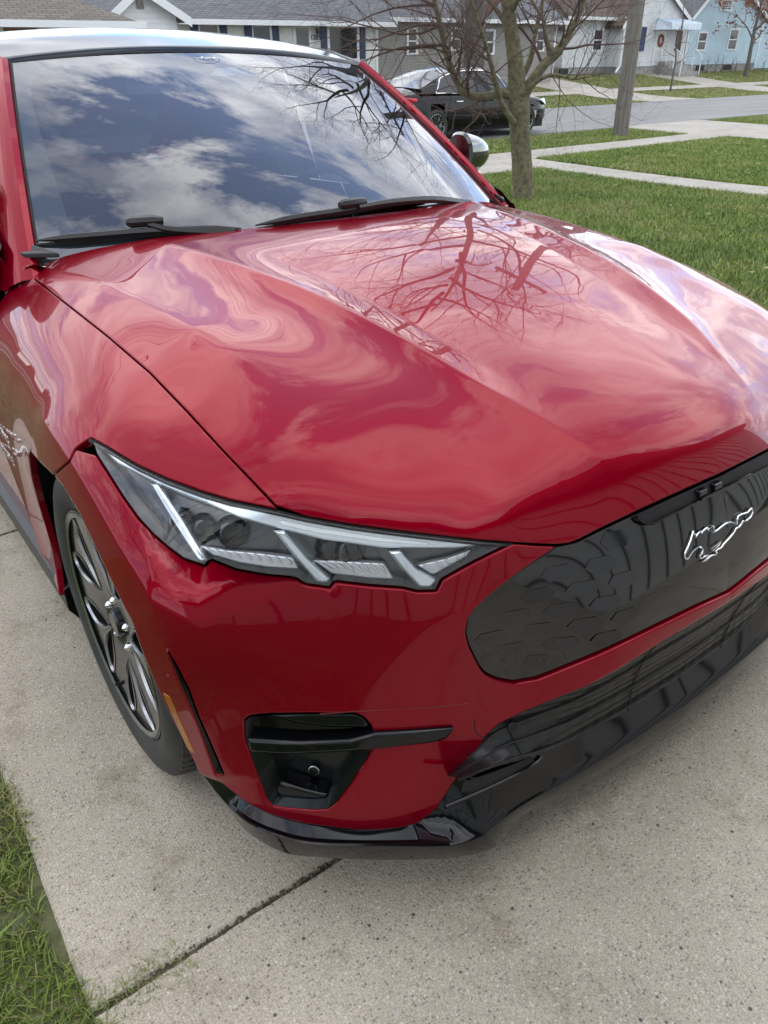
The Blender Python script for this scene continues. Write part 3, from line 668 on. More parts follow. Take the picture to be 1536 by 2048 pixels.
vt = np.vstack([ro, innr, gq]); ed = [(i, (i+1) % len(ro)) for i in range(len(ro))]+[(len(ro)+i, len(ro)+(i+1) % len(innr)) for i in range(len(innr))]
vo, eo, fo, *_ = delaunay_2d_cdt([Vector((float(a), float(b))) for a, b in vt], ed, [], 0, 1e-6)
q = np.array([(v.x, v.y) for v in vo]); F = np.array([f for f in fo if len(f) == 3]); F = F[~in_poly(q[F].mean(1), innr)]
mesh_obj('windshield_border', [ws(a, b, -.004) for a, b in q], F, mat('frit_black', (.075, .095, .095), .5), car, smooth=True)
sens = [ws(a, b, -.003) for a, b in ((-.13, .835), (.13, .835), (.045, .895), (-.045, .895))]
mesh_obj('sensor_window', sens, [(0, 1, 2, 3)], mat('sensor_window_grey', (.50, .54, .55), .4), car)
def text_mesh(name, s, size, m, extrude=.0006, shear=0., font_off=0.):
    cu = bpy.data.curves.new(name, 'FONT'); cu.body = s; cu.size = size; cu.extrude = extrude; cu.align_x = 'CENTER'; cu.align_y = 'CENTER'; cu.shear = shear; cu.offset = font_off
    o = bpy.data.objects.new(name, cu); col.objects.link(o); bpy.context.view_layer.update()
    me = bpy.data.meshes.new_from_object(o.evaluated_get(bpy.context.evaluated_depsgraph_get()))
    col.objects.unlink(o); bpy.data.objects.remove(o); me.materials.clear(); me.materials.append(m)
    n = bpy.data.objects.new(name, me); col.objects.link(n); return n
def frame_mat(o, X, Y):
    X = Vector(X).normalized(); Z = X.cross(Vector(Y)).normalized(); Y = Z.cross(X)
    m_ = Matrix(((X.x, Y.x, Z.x, o[0]), (X.y, Y.y, Z.y, o[1]), (X.z, Y.z, Z.z, o[2]), (0, 0, 0, 1))); return m_
M_PRINT = mat('printed_white', (.75, .78, .78), .5)
lg = text_mesh('glass_logo', 'Ford', .026, M_PRINT, .0003, .4); lg.parent = car
lc = wsh(414, 117, .0015); rx = wsh(424, 117, .0015)-lc; uy = wsh(414, 113, .0015)-lc
lg.matrix_local = frame_mat(lc, rx, uy)
ov = []
for i in range(33):
    a = 2*PI*i/32; ov.append(Vector(lc)+Vector(rx).normalized()*.042*math.cos(a)+(lg.matrix_local.to_3x3() @ Vector((0, 1, 0)))*.017*math.sin(a))
tube_obj('glass_logo_oval', ov, .0009, M_PRINT, n=4)
# roof
def roof(u, v):
    y = 1.992+v*1.75
    zc = np.interp(v, [0, .15, .3, .5, .75, 1], [1.524, 1.582, 1.619, 1.631, 1.613, 1.560]); w = np.interp(v, [0, .3, 1], [.600, .645, .60])
    return np.array([u*w, y+.055*u*u*(1-v), zc-.034*abs(u)**2.2-.012*u*u*v])
M_ROOF = mat('gloss_black_roof_paint', (.006, .010, .018), .08, 0, 0, .01, 1.25); bsdf(M_ROOF).inputs['Coat IOR'].default_value = 1.4
vs, fs = grid_surf(lambda u, v: roof(u, v), np.linspace(-1, 1, 41), np.r_[0, .01, np.linspace(.03, 1, 24)])
vs = [np.array(p) for p in vs]
for i in range(41): vs[i] = vs[i]-np.array([0, 0, .02])
mesh_obj('roof', vs, fs, M_ROOF, car, smooth=True)
vh, fh = grid_surf(lambda u, v: roof(u*.97, v)+np.array([0, .02, -.055]), np.linspace(-1, 1, 9), np.linspace(0, 1, 6)); mesh_obj('headliner', vh, fh, M_INTERIOR, car, smooth=True)
tube_obj('roof_seal', [roof(u, 0)+np.array([0, -.002, -.010]) for u in np.linspace(-1, 1, 31)], .0035, M_DARK, n=6)
# body below the glass: pillars, rails, doors, side glass, tail - swept along the side
def strip(name, rows, m, both=True, smooth=True, parent=car, **k):
    rows = [np.array(r, float) for r in rows]; nr = len(rows); n = len(rows[0])
    V = [tuple(r[i]) for i in range(n) for r in rows]; F = [(i*nr+k_, i*nr+k_+1, (i+1)*nr+k_+1, (i+1)*nr+k_) for i in range(n-1) for k_ in range(nr-1)]
    out = []
    for s in ((1, -1) if both else (1,)):
        bm = bmesh.new(); vv = [bm.verts.new((p[0]*s, p[1], p[2])) for p in V]
        for f in F:
            try: bm.faces.new([vv[i] for i in (f if s > 0 else f[::-1])])
            except ValueError: pass
        bmesh.ops.remove_doubles(bm, verts=bm.verts, dist=1e-5)
        out.append(bm_obj(name, bm, m, parent, smooth=smooth, recalc=False, **k))
    return out
e0 = np.array([ws(-1, v) for v in np.linspace(-.10, 1, 15)])
rail = np.array([roof(-1, v)+np.array([0, 0, -.004]) for v in np.linspace(0, 1, 14)])
f_ = np.linspace(0, 1, 14)[:, None]
# side glass outline: top follows the rail, bottom the belt line
def off(L, dx, dy, dz): return L+np.array([dx, dy, dz])
pil = [off(e0, .002, -.004, -.006), off(e0, -.003, -.004, .010), off(e0, -.016, .0, .016), off(e0, -.040, .016, .012), off(e0, -.062, .045, -.002), off(e0, -.072, .075, -.022), off(e0, -.070, .10, -.045)]
strip('a_pillar', pil, M_RED)
for s in (1, -1): tube_obj('pillar_seal', [(p+np.array([.004, -.002, -.001]))*np.array([s, 1, 1]) for p in e0], .0045, M_DARK, n=6)
rl = [off(rail, .0, 0, -.004), off(rail, -.012, 0, .006), off(rail, -.032, 0, .004), off(rail, -.052, 0, -.012), off(rail, -.064, 0, -.036)]
strip('roof_rail', rl, M_ROOF)
belt = lambda y: np.array([-.885+.05*max(0, (y-2.9)/1.4)-.0*y, y, 1.03+.035*np.clip((y-1.5)/2.4, 0, 1)])
ys = np.linspace(1.50, 3.95, 26)
top_of = np.vstack([e0+np.array([-.07, .10, -.045]), rail[1:]+np.array([-.064, 0, -.036])]); 
def top_at(y):
    L = top_of[np.argsort(top_of[:, 1])]; return np.array([np.interp(y, L[:, 1], L[:, 0]), y, np.interp(y, L[:, 1], L[:, 2])])
gt = [top_at(y)+np.array([.01, 0, 0]) for y in ys]; gb = [belt(y)+np.array([.02, 0, 0]) for y in ys]
mid = [a*.5+b*.5+np.array([-.02, 0, 0]) for a, b in zip(gt, gb)]
for (a, b) in ((0, 13), (14, 25)):
    strip('side_window', [gt[a:b+1], mid[a:b+1], gb[a:b+1]], M_TINT)
strip('b_pillar', [[top_at(2.79)+np.array([.004, 0, 0]), top_at(2.90)+np.array([.004, 0, 0])], [belt(2.79)+np.array([.012, 0, 0]), belt(2.90)+np.array([.012, 0, 0])]], M_BLACK)
def side_x(y, z):
    base = np.interp(z, [.20, .30, .5, .75, .85, .95, 1.03], [-.915, -.928, -.945, -.955, -.952, -.925, -.885])
    return base+.045*np.clip((y-3.6)/.8, 0, 1)**2-.012*math.exp(-((y-3.86)/.45)**2)*(z < .9)
zs = [.20, .24, .30, .42, .55, .68, .78, .85, .92, .98, 1.03, 1.036]
def door(name, y0, y1, m=M_RED):
    yy = np.linspace(y0, y1, 14); rows = [[(side_x(y, z)+(.02 if z > 1.031 else 0), y, z+.018*np.clip((y-1.5)/2.4, 0, 1)*(z > .9)) for y in yy] for z in zs[1:]]
    rows = [[(p[0]+.02, p[1], p[2]) for p in rows[0]]]+rows
    return strip(name, rows, m)
door('front_door', 1.502, 2.62); door('rear_door', 2.627, 3.42)
ya = np.linspace(3.427, 4.62, 30); cyr = 3.86
rows = []
for z in [.26, .34, .42, .5, .58, .66, .74, .80, .86, .92, .98, 1.03, 1.07]:
    r_ = []
    for y in ya:
        zz = z
        d = math.hypot(y-cyr, z-.37)
        if d < .41: 
            # push up to the arch lip
            zz = .37+math.sqrt(max(.41**2-(y-cyr)**2, 0)) if abs(y-cyr) < .41 else z
        r_.append((side_x(y, min(zz, 1.02))+.30*np.clip((y-4.2)/.45, 0, 1)**2.5, y, zz))
    rows.append(r_)
strip('rear_quarter', rows, M_RED)
# tail: hatch glass and rear bumper
vs, fs = grid_surf(lambda u, v: np.array([u*(.60+.10*v), 3.742+.78*v+.02*(1-u*u), 1.536-.40*v-.03*u*u]), np.linspace(-1, 1, 13), np.linspace(0, 1, 9))
mesh_obj('hatch_glass', vs, fs, M_TINT, car, smooth=True)
vs, fs = grid_surf(lambda u, v: np.array([u*.70, 4.53+.14*math.sin(PI*v*.9)*(1-.55*u**4)+.02, 1.14-.86*v]), np.linspace(-1, 1, 17), np.linspace(0, 1, 13))
mesh_obj('hatch', vs, fs, M_RED, car, smooth=True)
strip('quarter_shoulder', [[(-.60, 3.75, 1.53), (-.64, 4.1, 1.36), (-.70, 4.55, 1.13)], [(-.66, 3.72, 1.48), (-.76, 4.05, 1.28), (-.79, 4.50, 1.10)], [(-.88, 3.70, 1.08), (-.88, 4.05, 1.07), (-.80, 4.56, 1.04)]], M_RED)
strip('rocker', [[(-.915, y, .275) for y in (1.25, 2.3, 3.44)], [(-.945, y, .262) for y in (1.25, 2.3, 3.44)], [(-.945, y, .20) for y in (1.25, 2.3, 3.44)], [(-.925, y, .165) for y in (1.25, 2.3, 3.44)], [(-.80, y, .155) for y in (1.25, 2.3, 3.44)]], M_SATIN)
boxo('underbody', -.70, .70, .35, 4.3, .17, .30, M_DARK, car)
boxo('floor_pan', -.86, .86, 1.30, 3.40, .18, .34, M_DARK, car)
# interior
boxo('dashboard', -.70, .70, 1.50, 2.0, .72, .985, M_INTERIOR, car, bevel=.04)
vs, fs = grid_surf(lambda u, v: np.array([u*.76, 1.24+.2*u*u+v*.5, 1.030-.045*v]), np.linspace(-1, 1, 9), np.linspace(0, 1, 4))
mesh_obj('dash_top', vs, fs, M_INTERIOR, car, smooth=True)
boxo('cabin_floor', -.80, .80, 1.5, 4.2, .34, .40, M_INTERIOR, car)
for sx in (-.38, .38):
    seat = bpy.data.objects.new('front_seat', None); col.objects.link(seat); seat.parent = car
    boxo('seat_cushion', sx-.26, sx+.26, 2.2, 2.72, .40, .62, M_INTERIOR, seat, bevel=.06)
    o = boxo('seat_back', sx-.25, sx+.25, 2.70, 2.86, .58, 1.18, M_INTERIOR, seat, bevel=.06)
    boxo('headrest', sx-.13, sx+.13, 2.80, 2.90, 1.22, 1.40, M_INTERIOR, seat, bevel=.04)
boxo('rear_bench', -.62, .62, 3.35, 3.55, .5, 1.15, M_INTERIOR, car, bevel=.05)
sw = [Vector((.38+.18*math.cos(a), 2.02-.06*math.sin(a), .99+.165*math.sin(a))) for a in np.linspace(0, 2*PI, 25)]
tube_obj('steering_wheel', sw, .014, M_SATIN, n=8)
strip('sail_panel', [[(-.868, 1.50, 1.034), (-.885, 1.76, 1.038)], [(-.835, 1.52, 1.075), (-.815, 1.74, 1.155)]], M_SATIN)
fa, fb = spline([(-.760, 1.42, 1.022), (-.790, 1.435, 1.036), (-.822, 1.455, 1.020), (-.850, 1.475, .975)], 4), spline([(-.765, 1.56, 1.028), (-.810, 1.56, 1.046), (-.860, 1.56, 1.034), (-.890, 1.56, .98)], 4)
strip('fender_cap', [[tuple(a*(1-g)+b*g) for g in np.linspace(0, 1, 5)] for a, b in zip(fa, fb)], M_RED)
boxo('gap_blocker', -.86, -.74, 1.36, 1.49, .80, .955, M_DARK, car); boxo('gap_blocker', .74, .86, 1.36, 1.49, .80, .955, M_DARK, car)  # added dark boxes, block bright ground showing through the gap by the fender
# cowl and wipers
vs, fs = grid_surf(lambda u, v: np.array([u*.79, 1.20+.24*u*u+.06*v, 1.028-.008*u*u+.005*v]), np.linspace(-1, 1, 17), np.linspace(0, 1, 3))
mesh_obj('cowl_panel', vs, fs, M_SATIN, car, smooth=True)
for s in (1, -1):
    bm = bmesh.new(); vv = [bm.verts.new(p) for p in ((-.735*s, 1.40, 1.050), (-.80*s, 1.47, 1.048), (-.83*s, 1.56, 1.052), (-.775*s, 1.50, 1.066))]; bm.faces.new(vv)
    r_ = bmesh.ops.extrude_face_region(bm, geom=list(bm.faces)); bmesh.ops.translate(bm, verts=[v for v in r_['geom'] if isinstance(v, bmesh.types.BMVert)], vec=(0, 0, .012))
    bm_obj('cowl_corner', bm, M_SATIN, car, bevel=.003)
def wiper(blade_px, mount, arm_px, base):
    w = bpy.data.objects.new('wiper', None); col.objects.link(w); w.parent = car
    P = spline([wsh(x, y, .012) for x, y in blade_px], 5)
    bm = bmesh.new(); m_ = len(P)
    tp = [.2+.8*min(1, 6*min(i/(m_-1), 1-i/(m_-1))) for i in range(m_)]
    tube(bm, P, [.010*v for v in tp], 6); bm_obj('blade', bm, M_SATIN, w, smooth=False)
    bm = bmesh.new(); tube(bm, P+np.array([0, .003, -.010]), .0035, 5); bm_obj('rubber', bm, M_RUBBER, w)
    c = wsh(*mount, .024); d = (P[-1]-P[0]); d /= np.linalg.norm(d)
    bm = bmesh.new(); tube(bm, [c-d*.045, c-d*.035, c+d*.02, c+d*.045], [.008, .014, .014, .009], 8); bm_obj('mount', bm, M_SATIN, w, smooth=True)
    A_ = [wsh(x, y, o) for x, y, o in arm_px]+[np.array(base)]
    A_ = spline(A_, 4); bm = bmesh.new(); tube(bm, A_, [.008+.006*i/len(A_) for i in range(len(A_))], 6); bm_obj('arm', bm, M_SATIN, w, smooth=False)
wiper([(75, 488), (170, 480), (300, 470), (400, 466), (482, 464)], (293, 457), [(300, 462, .022), (350, 470, .016)], wsh(470, 468, .004))
wiper([(510, 458), (600, 441), (690, 427), (770, 412), (852, 402)], (700, 421), [(712, 428, .022), (775, 415, .018), (860, 409, .018)], wsh(938, 409, .002))
# mirrors
def mirror(s):
    global _cap
    mo = bpy.data.objects.new('door_mirror', None); col.objects.link(mo); mo.parent = car
    # cap: rounded shell, tapering outwards
    def cap(u, v, k=1.0, z0=0.):
        a = u*2*PI
        # long axis along x
        t_ = v; prof = min(1, (t_/.10)+.02)**.5*max(0, 1-t_**4.5)**.5
        sa, ca = math.sin(a), math.cos(a); sa = math.copysign(abs(sa)**.8, sa); ca = math.copysign(abs(ca)**.8, ca)
        hz_ = (.080-.028*t_)*prof; hy = (.070-.020*t_)*prof; dz = hz_*sa
        x = .815+.185*t_+.28*dz*(1 if dz < 0 else -.25)
        return np.array([x*s, 1.74+.035*t_+hy*ca, 1.186-.004*t_+dz])
    vs, fs = grid_surf(cap, np.linspace(0, 1, 41), 1-np.linspace(1, 0, 23)**1.6)
    bmm = bmesh.new(); vv = [bmm.verts.new(p) for p in vs]
    up = []; lo = []
    for f in fs: (up if sum(vs[i][2] for i in f)/4 > 1.088 else lo).append(f)
    fu = [bmm.faces.new([vv[i] for i in f]) for f in fs]
    bmesh.ops.remove_doubles(bmm, verts=bmm.verts, dist=1e-4)
    bmesh.ops.recalc_face_normals(bmm, faces=bmm.faces)
    for f in bmm.faces: f.material_index = 0 if f.calc_center_median().z > 1.140 else (1 if f.calc_center_median().z > 1.124 else 2)
    bm_obj('mirror_cap', bmm, [mat('mirror_cap_gloss', (.01, .011, .012), .04, .0, 1.0, .02, 1.6) if s > 0 else bpy.data.materials['mirror_cap_gloss'], M_GUIDE, M_SATIN], mo, smooth=True)
    bm = bmesh.new(); tube(bm, [(.86*s, 1.80, 1.035), (.90*s, 1.78, 1.07), (.92*s, 1.75, 1.12)], [.04, .032, .04], 10); bm_obj('mirror_foot', bm, M_SATIN, mo, smooth=True)
mirror(1); mirror(-1)
# chrome lettering on the front door
for row, (s_, zz) in enumerate((('MUSTANG', .655), ('MACH-E', .595))):
    for sd in (1, -1):
        o = text_mesh('door_lettering', s_, .034, mat('badge_chrome', (.7, .71, .72), .2, 1) if (row == 0 and sd == 1) else bpy.data.materials['badge_chrome'], .0012); o.parent = car
        xx = -.962
        o.matrix_local = frame_mat((xx*sd, 1.42, zz), (0, -sd, 0), (0, 0, 1))
# ------------------------------------------------------------------ wheels
def lathe(bm, prof, n=64, axis=0, c=(0, 0, 0)):
    """prof: list of (offset along x, radius)"""
    rings = [[bm.verts.new((c[0]+x, c[1]+r*math.cos(2*PI*j/n), c[2]+r*math.sin(2*PI*j/n))) for j in range(n)] for x, r in prof]
    for a, b in zip(rings[:-1], rings[1:]):
        for j in range(n): bm.faces.new((a[j], a[(j+1) % n], b[(j+1) % n], b[j]))
M_DARKW = mat('satin_spoke_paint', (.012, .013, .015), .35)  # satin dark paint for the spoke walls, less glossy than the face
def make_wheel(R_=.363, rim=.262, W=.235, full=True):
    """outer face towards -x, centre at origin"""
    w = bpy.data.objects.new('wheel', None); col.objects.link(w); h = W/2
    bm = bmesh.new()
    prof = [(-h+.020, rim-.004), (-h+.004, rim+.010), (-h-.002, rim+.030), (-h-.004, rim+.052), (-h+.004, rim+.078), (-h+.014, R_-.014), (-h+.022, R_-.008), (-h+.030, R_-.008), (-h+.045, R_-.007)]
    for g in (-.055, 0, .055): prof += [(g-.006, R_-.007), (g+.006, R_-.007)]
    prof = prof + [(-x, r) for x, r in prof[:9][::-1]]
    lathe(bm, prof, 96)
    bm_obj('tyre', bm, M_RUBBER, w, smooth=True)
    # tread blocks: sipes across the shoulders
    bm = bmesh.new()
    for i in range(72):
        a = 2*PI*i/72
        for (x0, x1) in ((-h+.014, -.064), (-.056, -.005), (.005, .056), (.064, h-.014)):
            q = [(x0, R_-(.012 if x0 < -.07 else .0025)), (x1, R_-(.012 if x1 > .07 else .0025))]
            vv = []
            for da in (0, .062): 
                for x, r in q: vv.append(bm.verts.new((x, (r+.0022)*math.cos(a+da), (r+.0022)*math.sin(a+da))))
            for da in (.0, .062):
                for x, r in q: vv.append(bm.verts.new((x, (r-.006)*math.cos(a+da), (r-.006)*math.sin(a+da))))
            for f in ((0, 1, 3, 2), (0, 4, 5, 1), (1, 5, 7, 3), (3, 7, 6, 2), (2, 6, 4, 0)): bm.faces.new([vv[k] for k in f])
    bm_obj('tread', bm, M_RUBBER, w, kind='stuff')
    bm = bmesh.new(); lathe(bm, [(-h+.006, rim+.004), (-h+.003, rim), (-h+.010, rim-.006), (-h+.014, rim-.014), (-h+.03, rim-.018), (.0, rim-.028), (h-.02, rim-.018), (h-.004, rim)], 96); bm_obj('rim_barrel', bm, M_WHEEL, w, smooth=True)
    # face: five pairs of leaf windows in a dark disc, edges machined
    Rf = rim-.010
    def leaf(k, s):
        a0 = 2*PI*k/5+PI/2
        pts = [(.094, .050), (.150, .060), (.205, .125), (.243, .235), (.246, .300), (.225, .335), (.175, .330), (.125, .240), (.100, .130)]
        # (radius, angular offset from the pair's axis scaled by radius)
        out = []
        for r, ang in pts: a = a0+s*ang*1.30; out.append((r*math.cos(a), r*math.sin(a)))
        return spline(out, 6, closed=True)
    def tri(k):
        a0 = 2*PI*(k+.5)/5+PI/2
        pts = [(.150, 0), (.185, .055), (.225, .085), (.243, .07), (.245, -.07), (.225, -.085), (.185, -.055)]
        return spline([(r*math.cos(a0+a), r*math.sin(a0+a)) for r, a in pts], 6, closed=True)
    holes = [leaf(k, s) for k in range(5) for s in (1, -1)]
    def fx(r): return -h+.030-.018*math.sin(min(r/Rf, 1)*PI*.5)+.022*max(0, 1-r/.09)**2
    ro = np.array([(Rf*math.cos(a), Rf*math.sin(a)) for a in np.linspace(0, 2*PI, 97)[:-1]])
    gx, gy = np.meshgrid(np.arange(-.26, .26, .014), np.arange(-.26, .26, .014)); G_ = np.c_[gx.ravel(), gy.ravel()]
    k_ = np.hypot(G_[:, 0], G_[:, 1]) < Rf-.006
    for hh in holes: k_ &= ~in_poly(G_, hh)
    G_ = G_[k_]
    loops = [ro]+holes; ed = []; b = 0
    for L in loops: ed += [(b+i, b+(i+1) % len(L)) for i in range(len(L))]; b += len(L)
    vo, eo, fo, *_ = delaunay_2d_cdt([Vector((float(a), float(c))) for a, c in np.vstack(loops+[G_])], ed, [], 0, 1e-7)
    q = np.array([(v.x, v.y) for v in vo]); F = np.array([f for f in fo if len(f) == 3]); cn = q[F].mean(1); ok = np.hypot(cn[:, 0], cn[:, 1]) < Rf
    for hh in holes: ok &= ~in_poly(cn, hh)
    F = F[ok]; vs = [(fx(math.hypot(a, c)), a, c) for a, c in q]
    mesh_obj('wheel_face', vs, F, M_WHEEL, w, smooth=True)
    for hh in holes:
        c_ = hh.mean(0); n = len(hh); V = []; F = []
        for p in hh:
            d = (p-c_)/np.linalg.norm(p-c_); r = np.linalg.norm(p); o_ = p+d*.0052
            V += [(fx(np.linalg.norm(o_))-.0015, o_[0], o_[1]), (fx(r)-.002, p[0], p[1]), (fx(r)+.004, p[0]-d[0]*.002, p[1]-d[1]*.002)]
        for i in range(n):
            j = (i+1) % n
            F += [(i*3, i*3+1, j*3+1, j*3), (i*3+1, i*3+2, j*3+2, j*3+1)]
        mesh_obj('machined_edge', V, F, M_MACH, w)
        V = []; F = []
        for p in hh:
            r = np.linalg.norm(p); V += [(fx(r)+.004, p[0], p[1]), (fx(r)+.055, p[0], p[1])]
        for i in range(n): j = (i+1) % n; F.append((i*2, i*2+1, j*2+1, j*2))
        mesh_obj('spoke_wall', V, F, M_DARKW, w, smooth=True)
    bm = bmesh.new(); lathe(bm, [(-h+.004, rim-.002), (-h+.002, rim-.006), (-h+.006, rim-.014)], 96); bm_obj('rim_lip', bm, M_MACH, w, smooth=True)
    bm = bmesh.new(); tube(bm, [(.02, 0, 0), (-h+.044, 0, 0)], [.17, .17], 48); bm_obj('brake_disc', bm, M_STEEL, w)
    bm = bmesh.new(); tube(bm, [(-h+.05, 0, 0), (-h+.018, 0, 0), (-h+.013, 0, 0)], [.034, .032, .026], 32); bm_obj('centre_cap', bm, M_WHEEL, w, smooth=True)
    for k in range(5):
        a = 2*PI*k/5; c = (.058*math.cos(a), .058*math.sin(a))
        bm = bmesh.new(); tube(bm, [(-h+.05, *c), (-h+.026, *c), (-h+.020, *c), (-h+.016, *c)], [.010, .0095, .007, .002], 12); bm_obj('lug_nut', bm, M_CHROME, w, smooth=True)
    bm = bmesh.new(); tube(bm, [(-h+.02, .0, -.225), (-h-.002, .0, -.216)], .0045, 8); bm_obj('valve', bm, M_SATIN, w)
    return w
def copy_tree(o, parent=None):
    c = o.copy(); col.objects.link(c)
    if parent is not None: c.parent = parent
    for ch in list(o.children): copy_tree(ch, c)
    return c
wheel = make_wheel(); wheel.parent = car; wheel.location = (-.935+.1175, .875, .363); wheel.rotation_euler = (R(17), 0, R(0))
for (x, y, rz) in ((.8175, .875, PI), (-.8175, 3.86, 0), (.8175, 3.86, PI)):
    c = copy_tree(wheel, car); c.location = (x, y, .363); c.rotation_euler = (R(40), 0, rz)
# wheel-arch liners
for s in (1, -1):
    for cy_ in (.875, 3.86):
        V = []; F = []; nn = 25
        for i, a in enumerate(np.linspace(-.42, PI+.25, nn)):
            for x in (-.90, -.60): V.append((x*s, cy_+.43*math.cos(a), max(.37+.43*math.sin(a), .17)))
        for i in range(nn-1): F.append((i*2, i*2+1, i*2+3, i*2+2))
        mesh_obj('arch_liner', V, F, M_SATIN, car, smooth=True)
        boxo('inner_wall', -.615*s if s > 0 else .585, -.585*s if s > 0 else .615, cy_-.45, cy_+.45, .17, .80, M_DARK, car)
# ------------------------------------------------------------------ the ground
NW = CAR_M[:, 2]; CW = CAR_M @ CAM
def gz(x, y):
    x = np.asarray(x, float); y = np.asarray(y, float)
    xx = np.clip(x, -5, 5); yy = 6.0-np.logaddexp(0, 6.0-y); yy = np.maximum(yy, -8)
    t_ = np.clip((y-21)/12, 0, 1)
    return -(NW[0]*xx+NW[1]*yy)/NW[2] + .8*t_*t_*(3-2*t_)
def ray_w(px, py): return CAR_M @ sight(px, py)
def onground(px, py):
    d = ray_w(px, py); ts = np.geomspace(.5, 200, 3000); P = CW+ts[:, None]*d; f = P[:, 2]-gz(P[:, 0], P[:, 1]); i = np.where(f < 0)[0][0]
    a, b = f[i-1], f[i]; return CW+(ts[i-1]+(ts[i]-ts[i-1])*a/(a-b))*d
def atw(px, py, y): d = ray_w(px, py); return CW+(y-CW[1])/d[1]*d
def wdepth(px, py, dist):      # point on a sight line at a horizontal distance
    d = ray_w(px, py); return CW+dist/math.hypot(d[0], d[1])*d
M_GROUND = noise_col(mat('lawn_soil_and_thatch', (.1, .1, .05), .95), (.045, .065, .018), (.13, .125, .055), 3.0, 8, .7, .35, .68, bump=.8, bscale=60, dist=.02)
def sheet(name, x0, x1, y0, y1, m, off=0., nx=2, ny=2, parent=None, poly=None, **k):
    xs = np.linspace(x0, x1, nx); ys_ = np.linspace(y0, y1, ny)
    vs, fs = grid_surf(lambda a, b: np.array([a, b, float(gz(a, b))+off]), xs, ys_)
    return mesh_obj(name, vs, fs, m, parent, smooth=True, **k)
xs = np.r_[-300, -120, -60, -30, np.arange(-15, 30, 1.5), np.arange(30, 62, 4), 80, 120, 200, 350]; ys_ = np.r_[-150, -60, -20, -10, np.arange(-8, 40, 1.0), 45, 60, 90, 150, 300]
vs, fs = grid_surf(lambda a, b: np.array([a, b, float(gz(a, b))-.02]), xs, ys_)
mesh_obj('ground', vs, fs, M_GROUND, kind='structure', smooth=True)
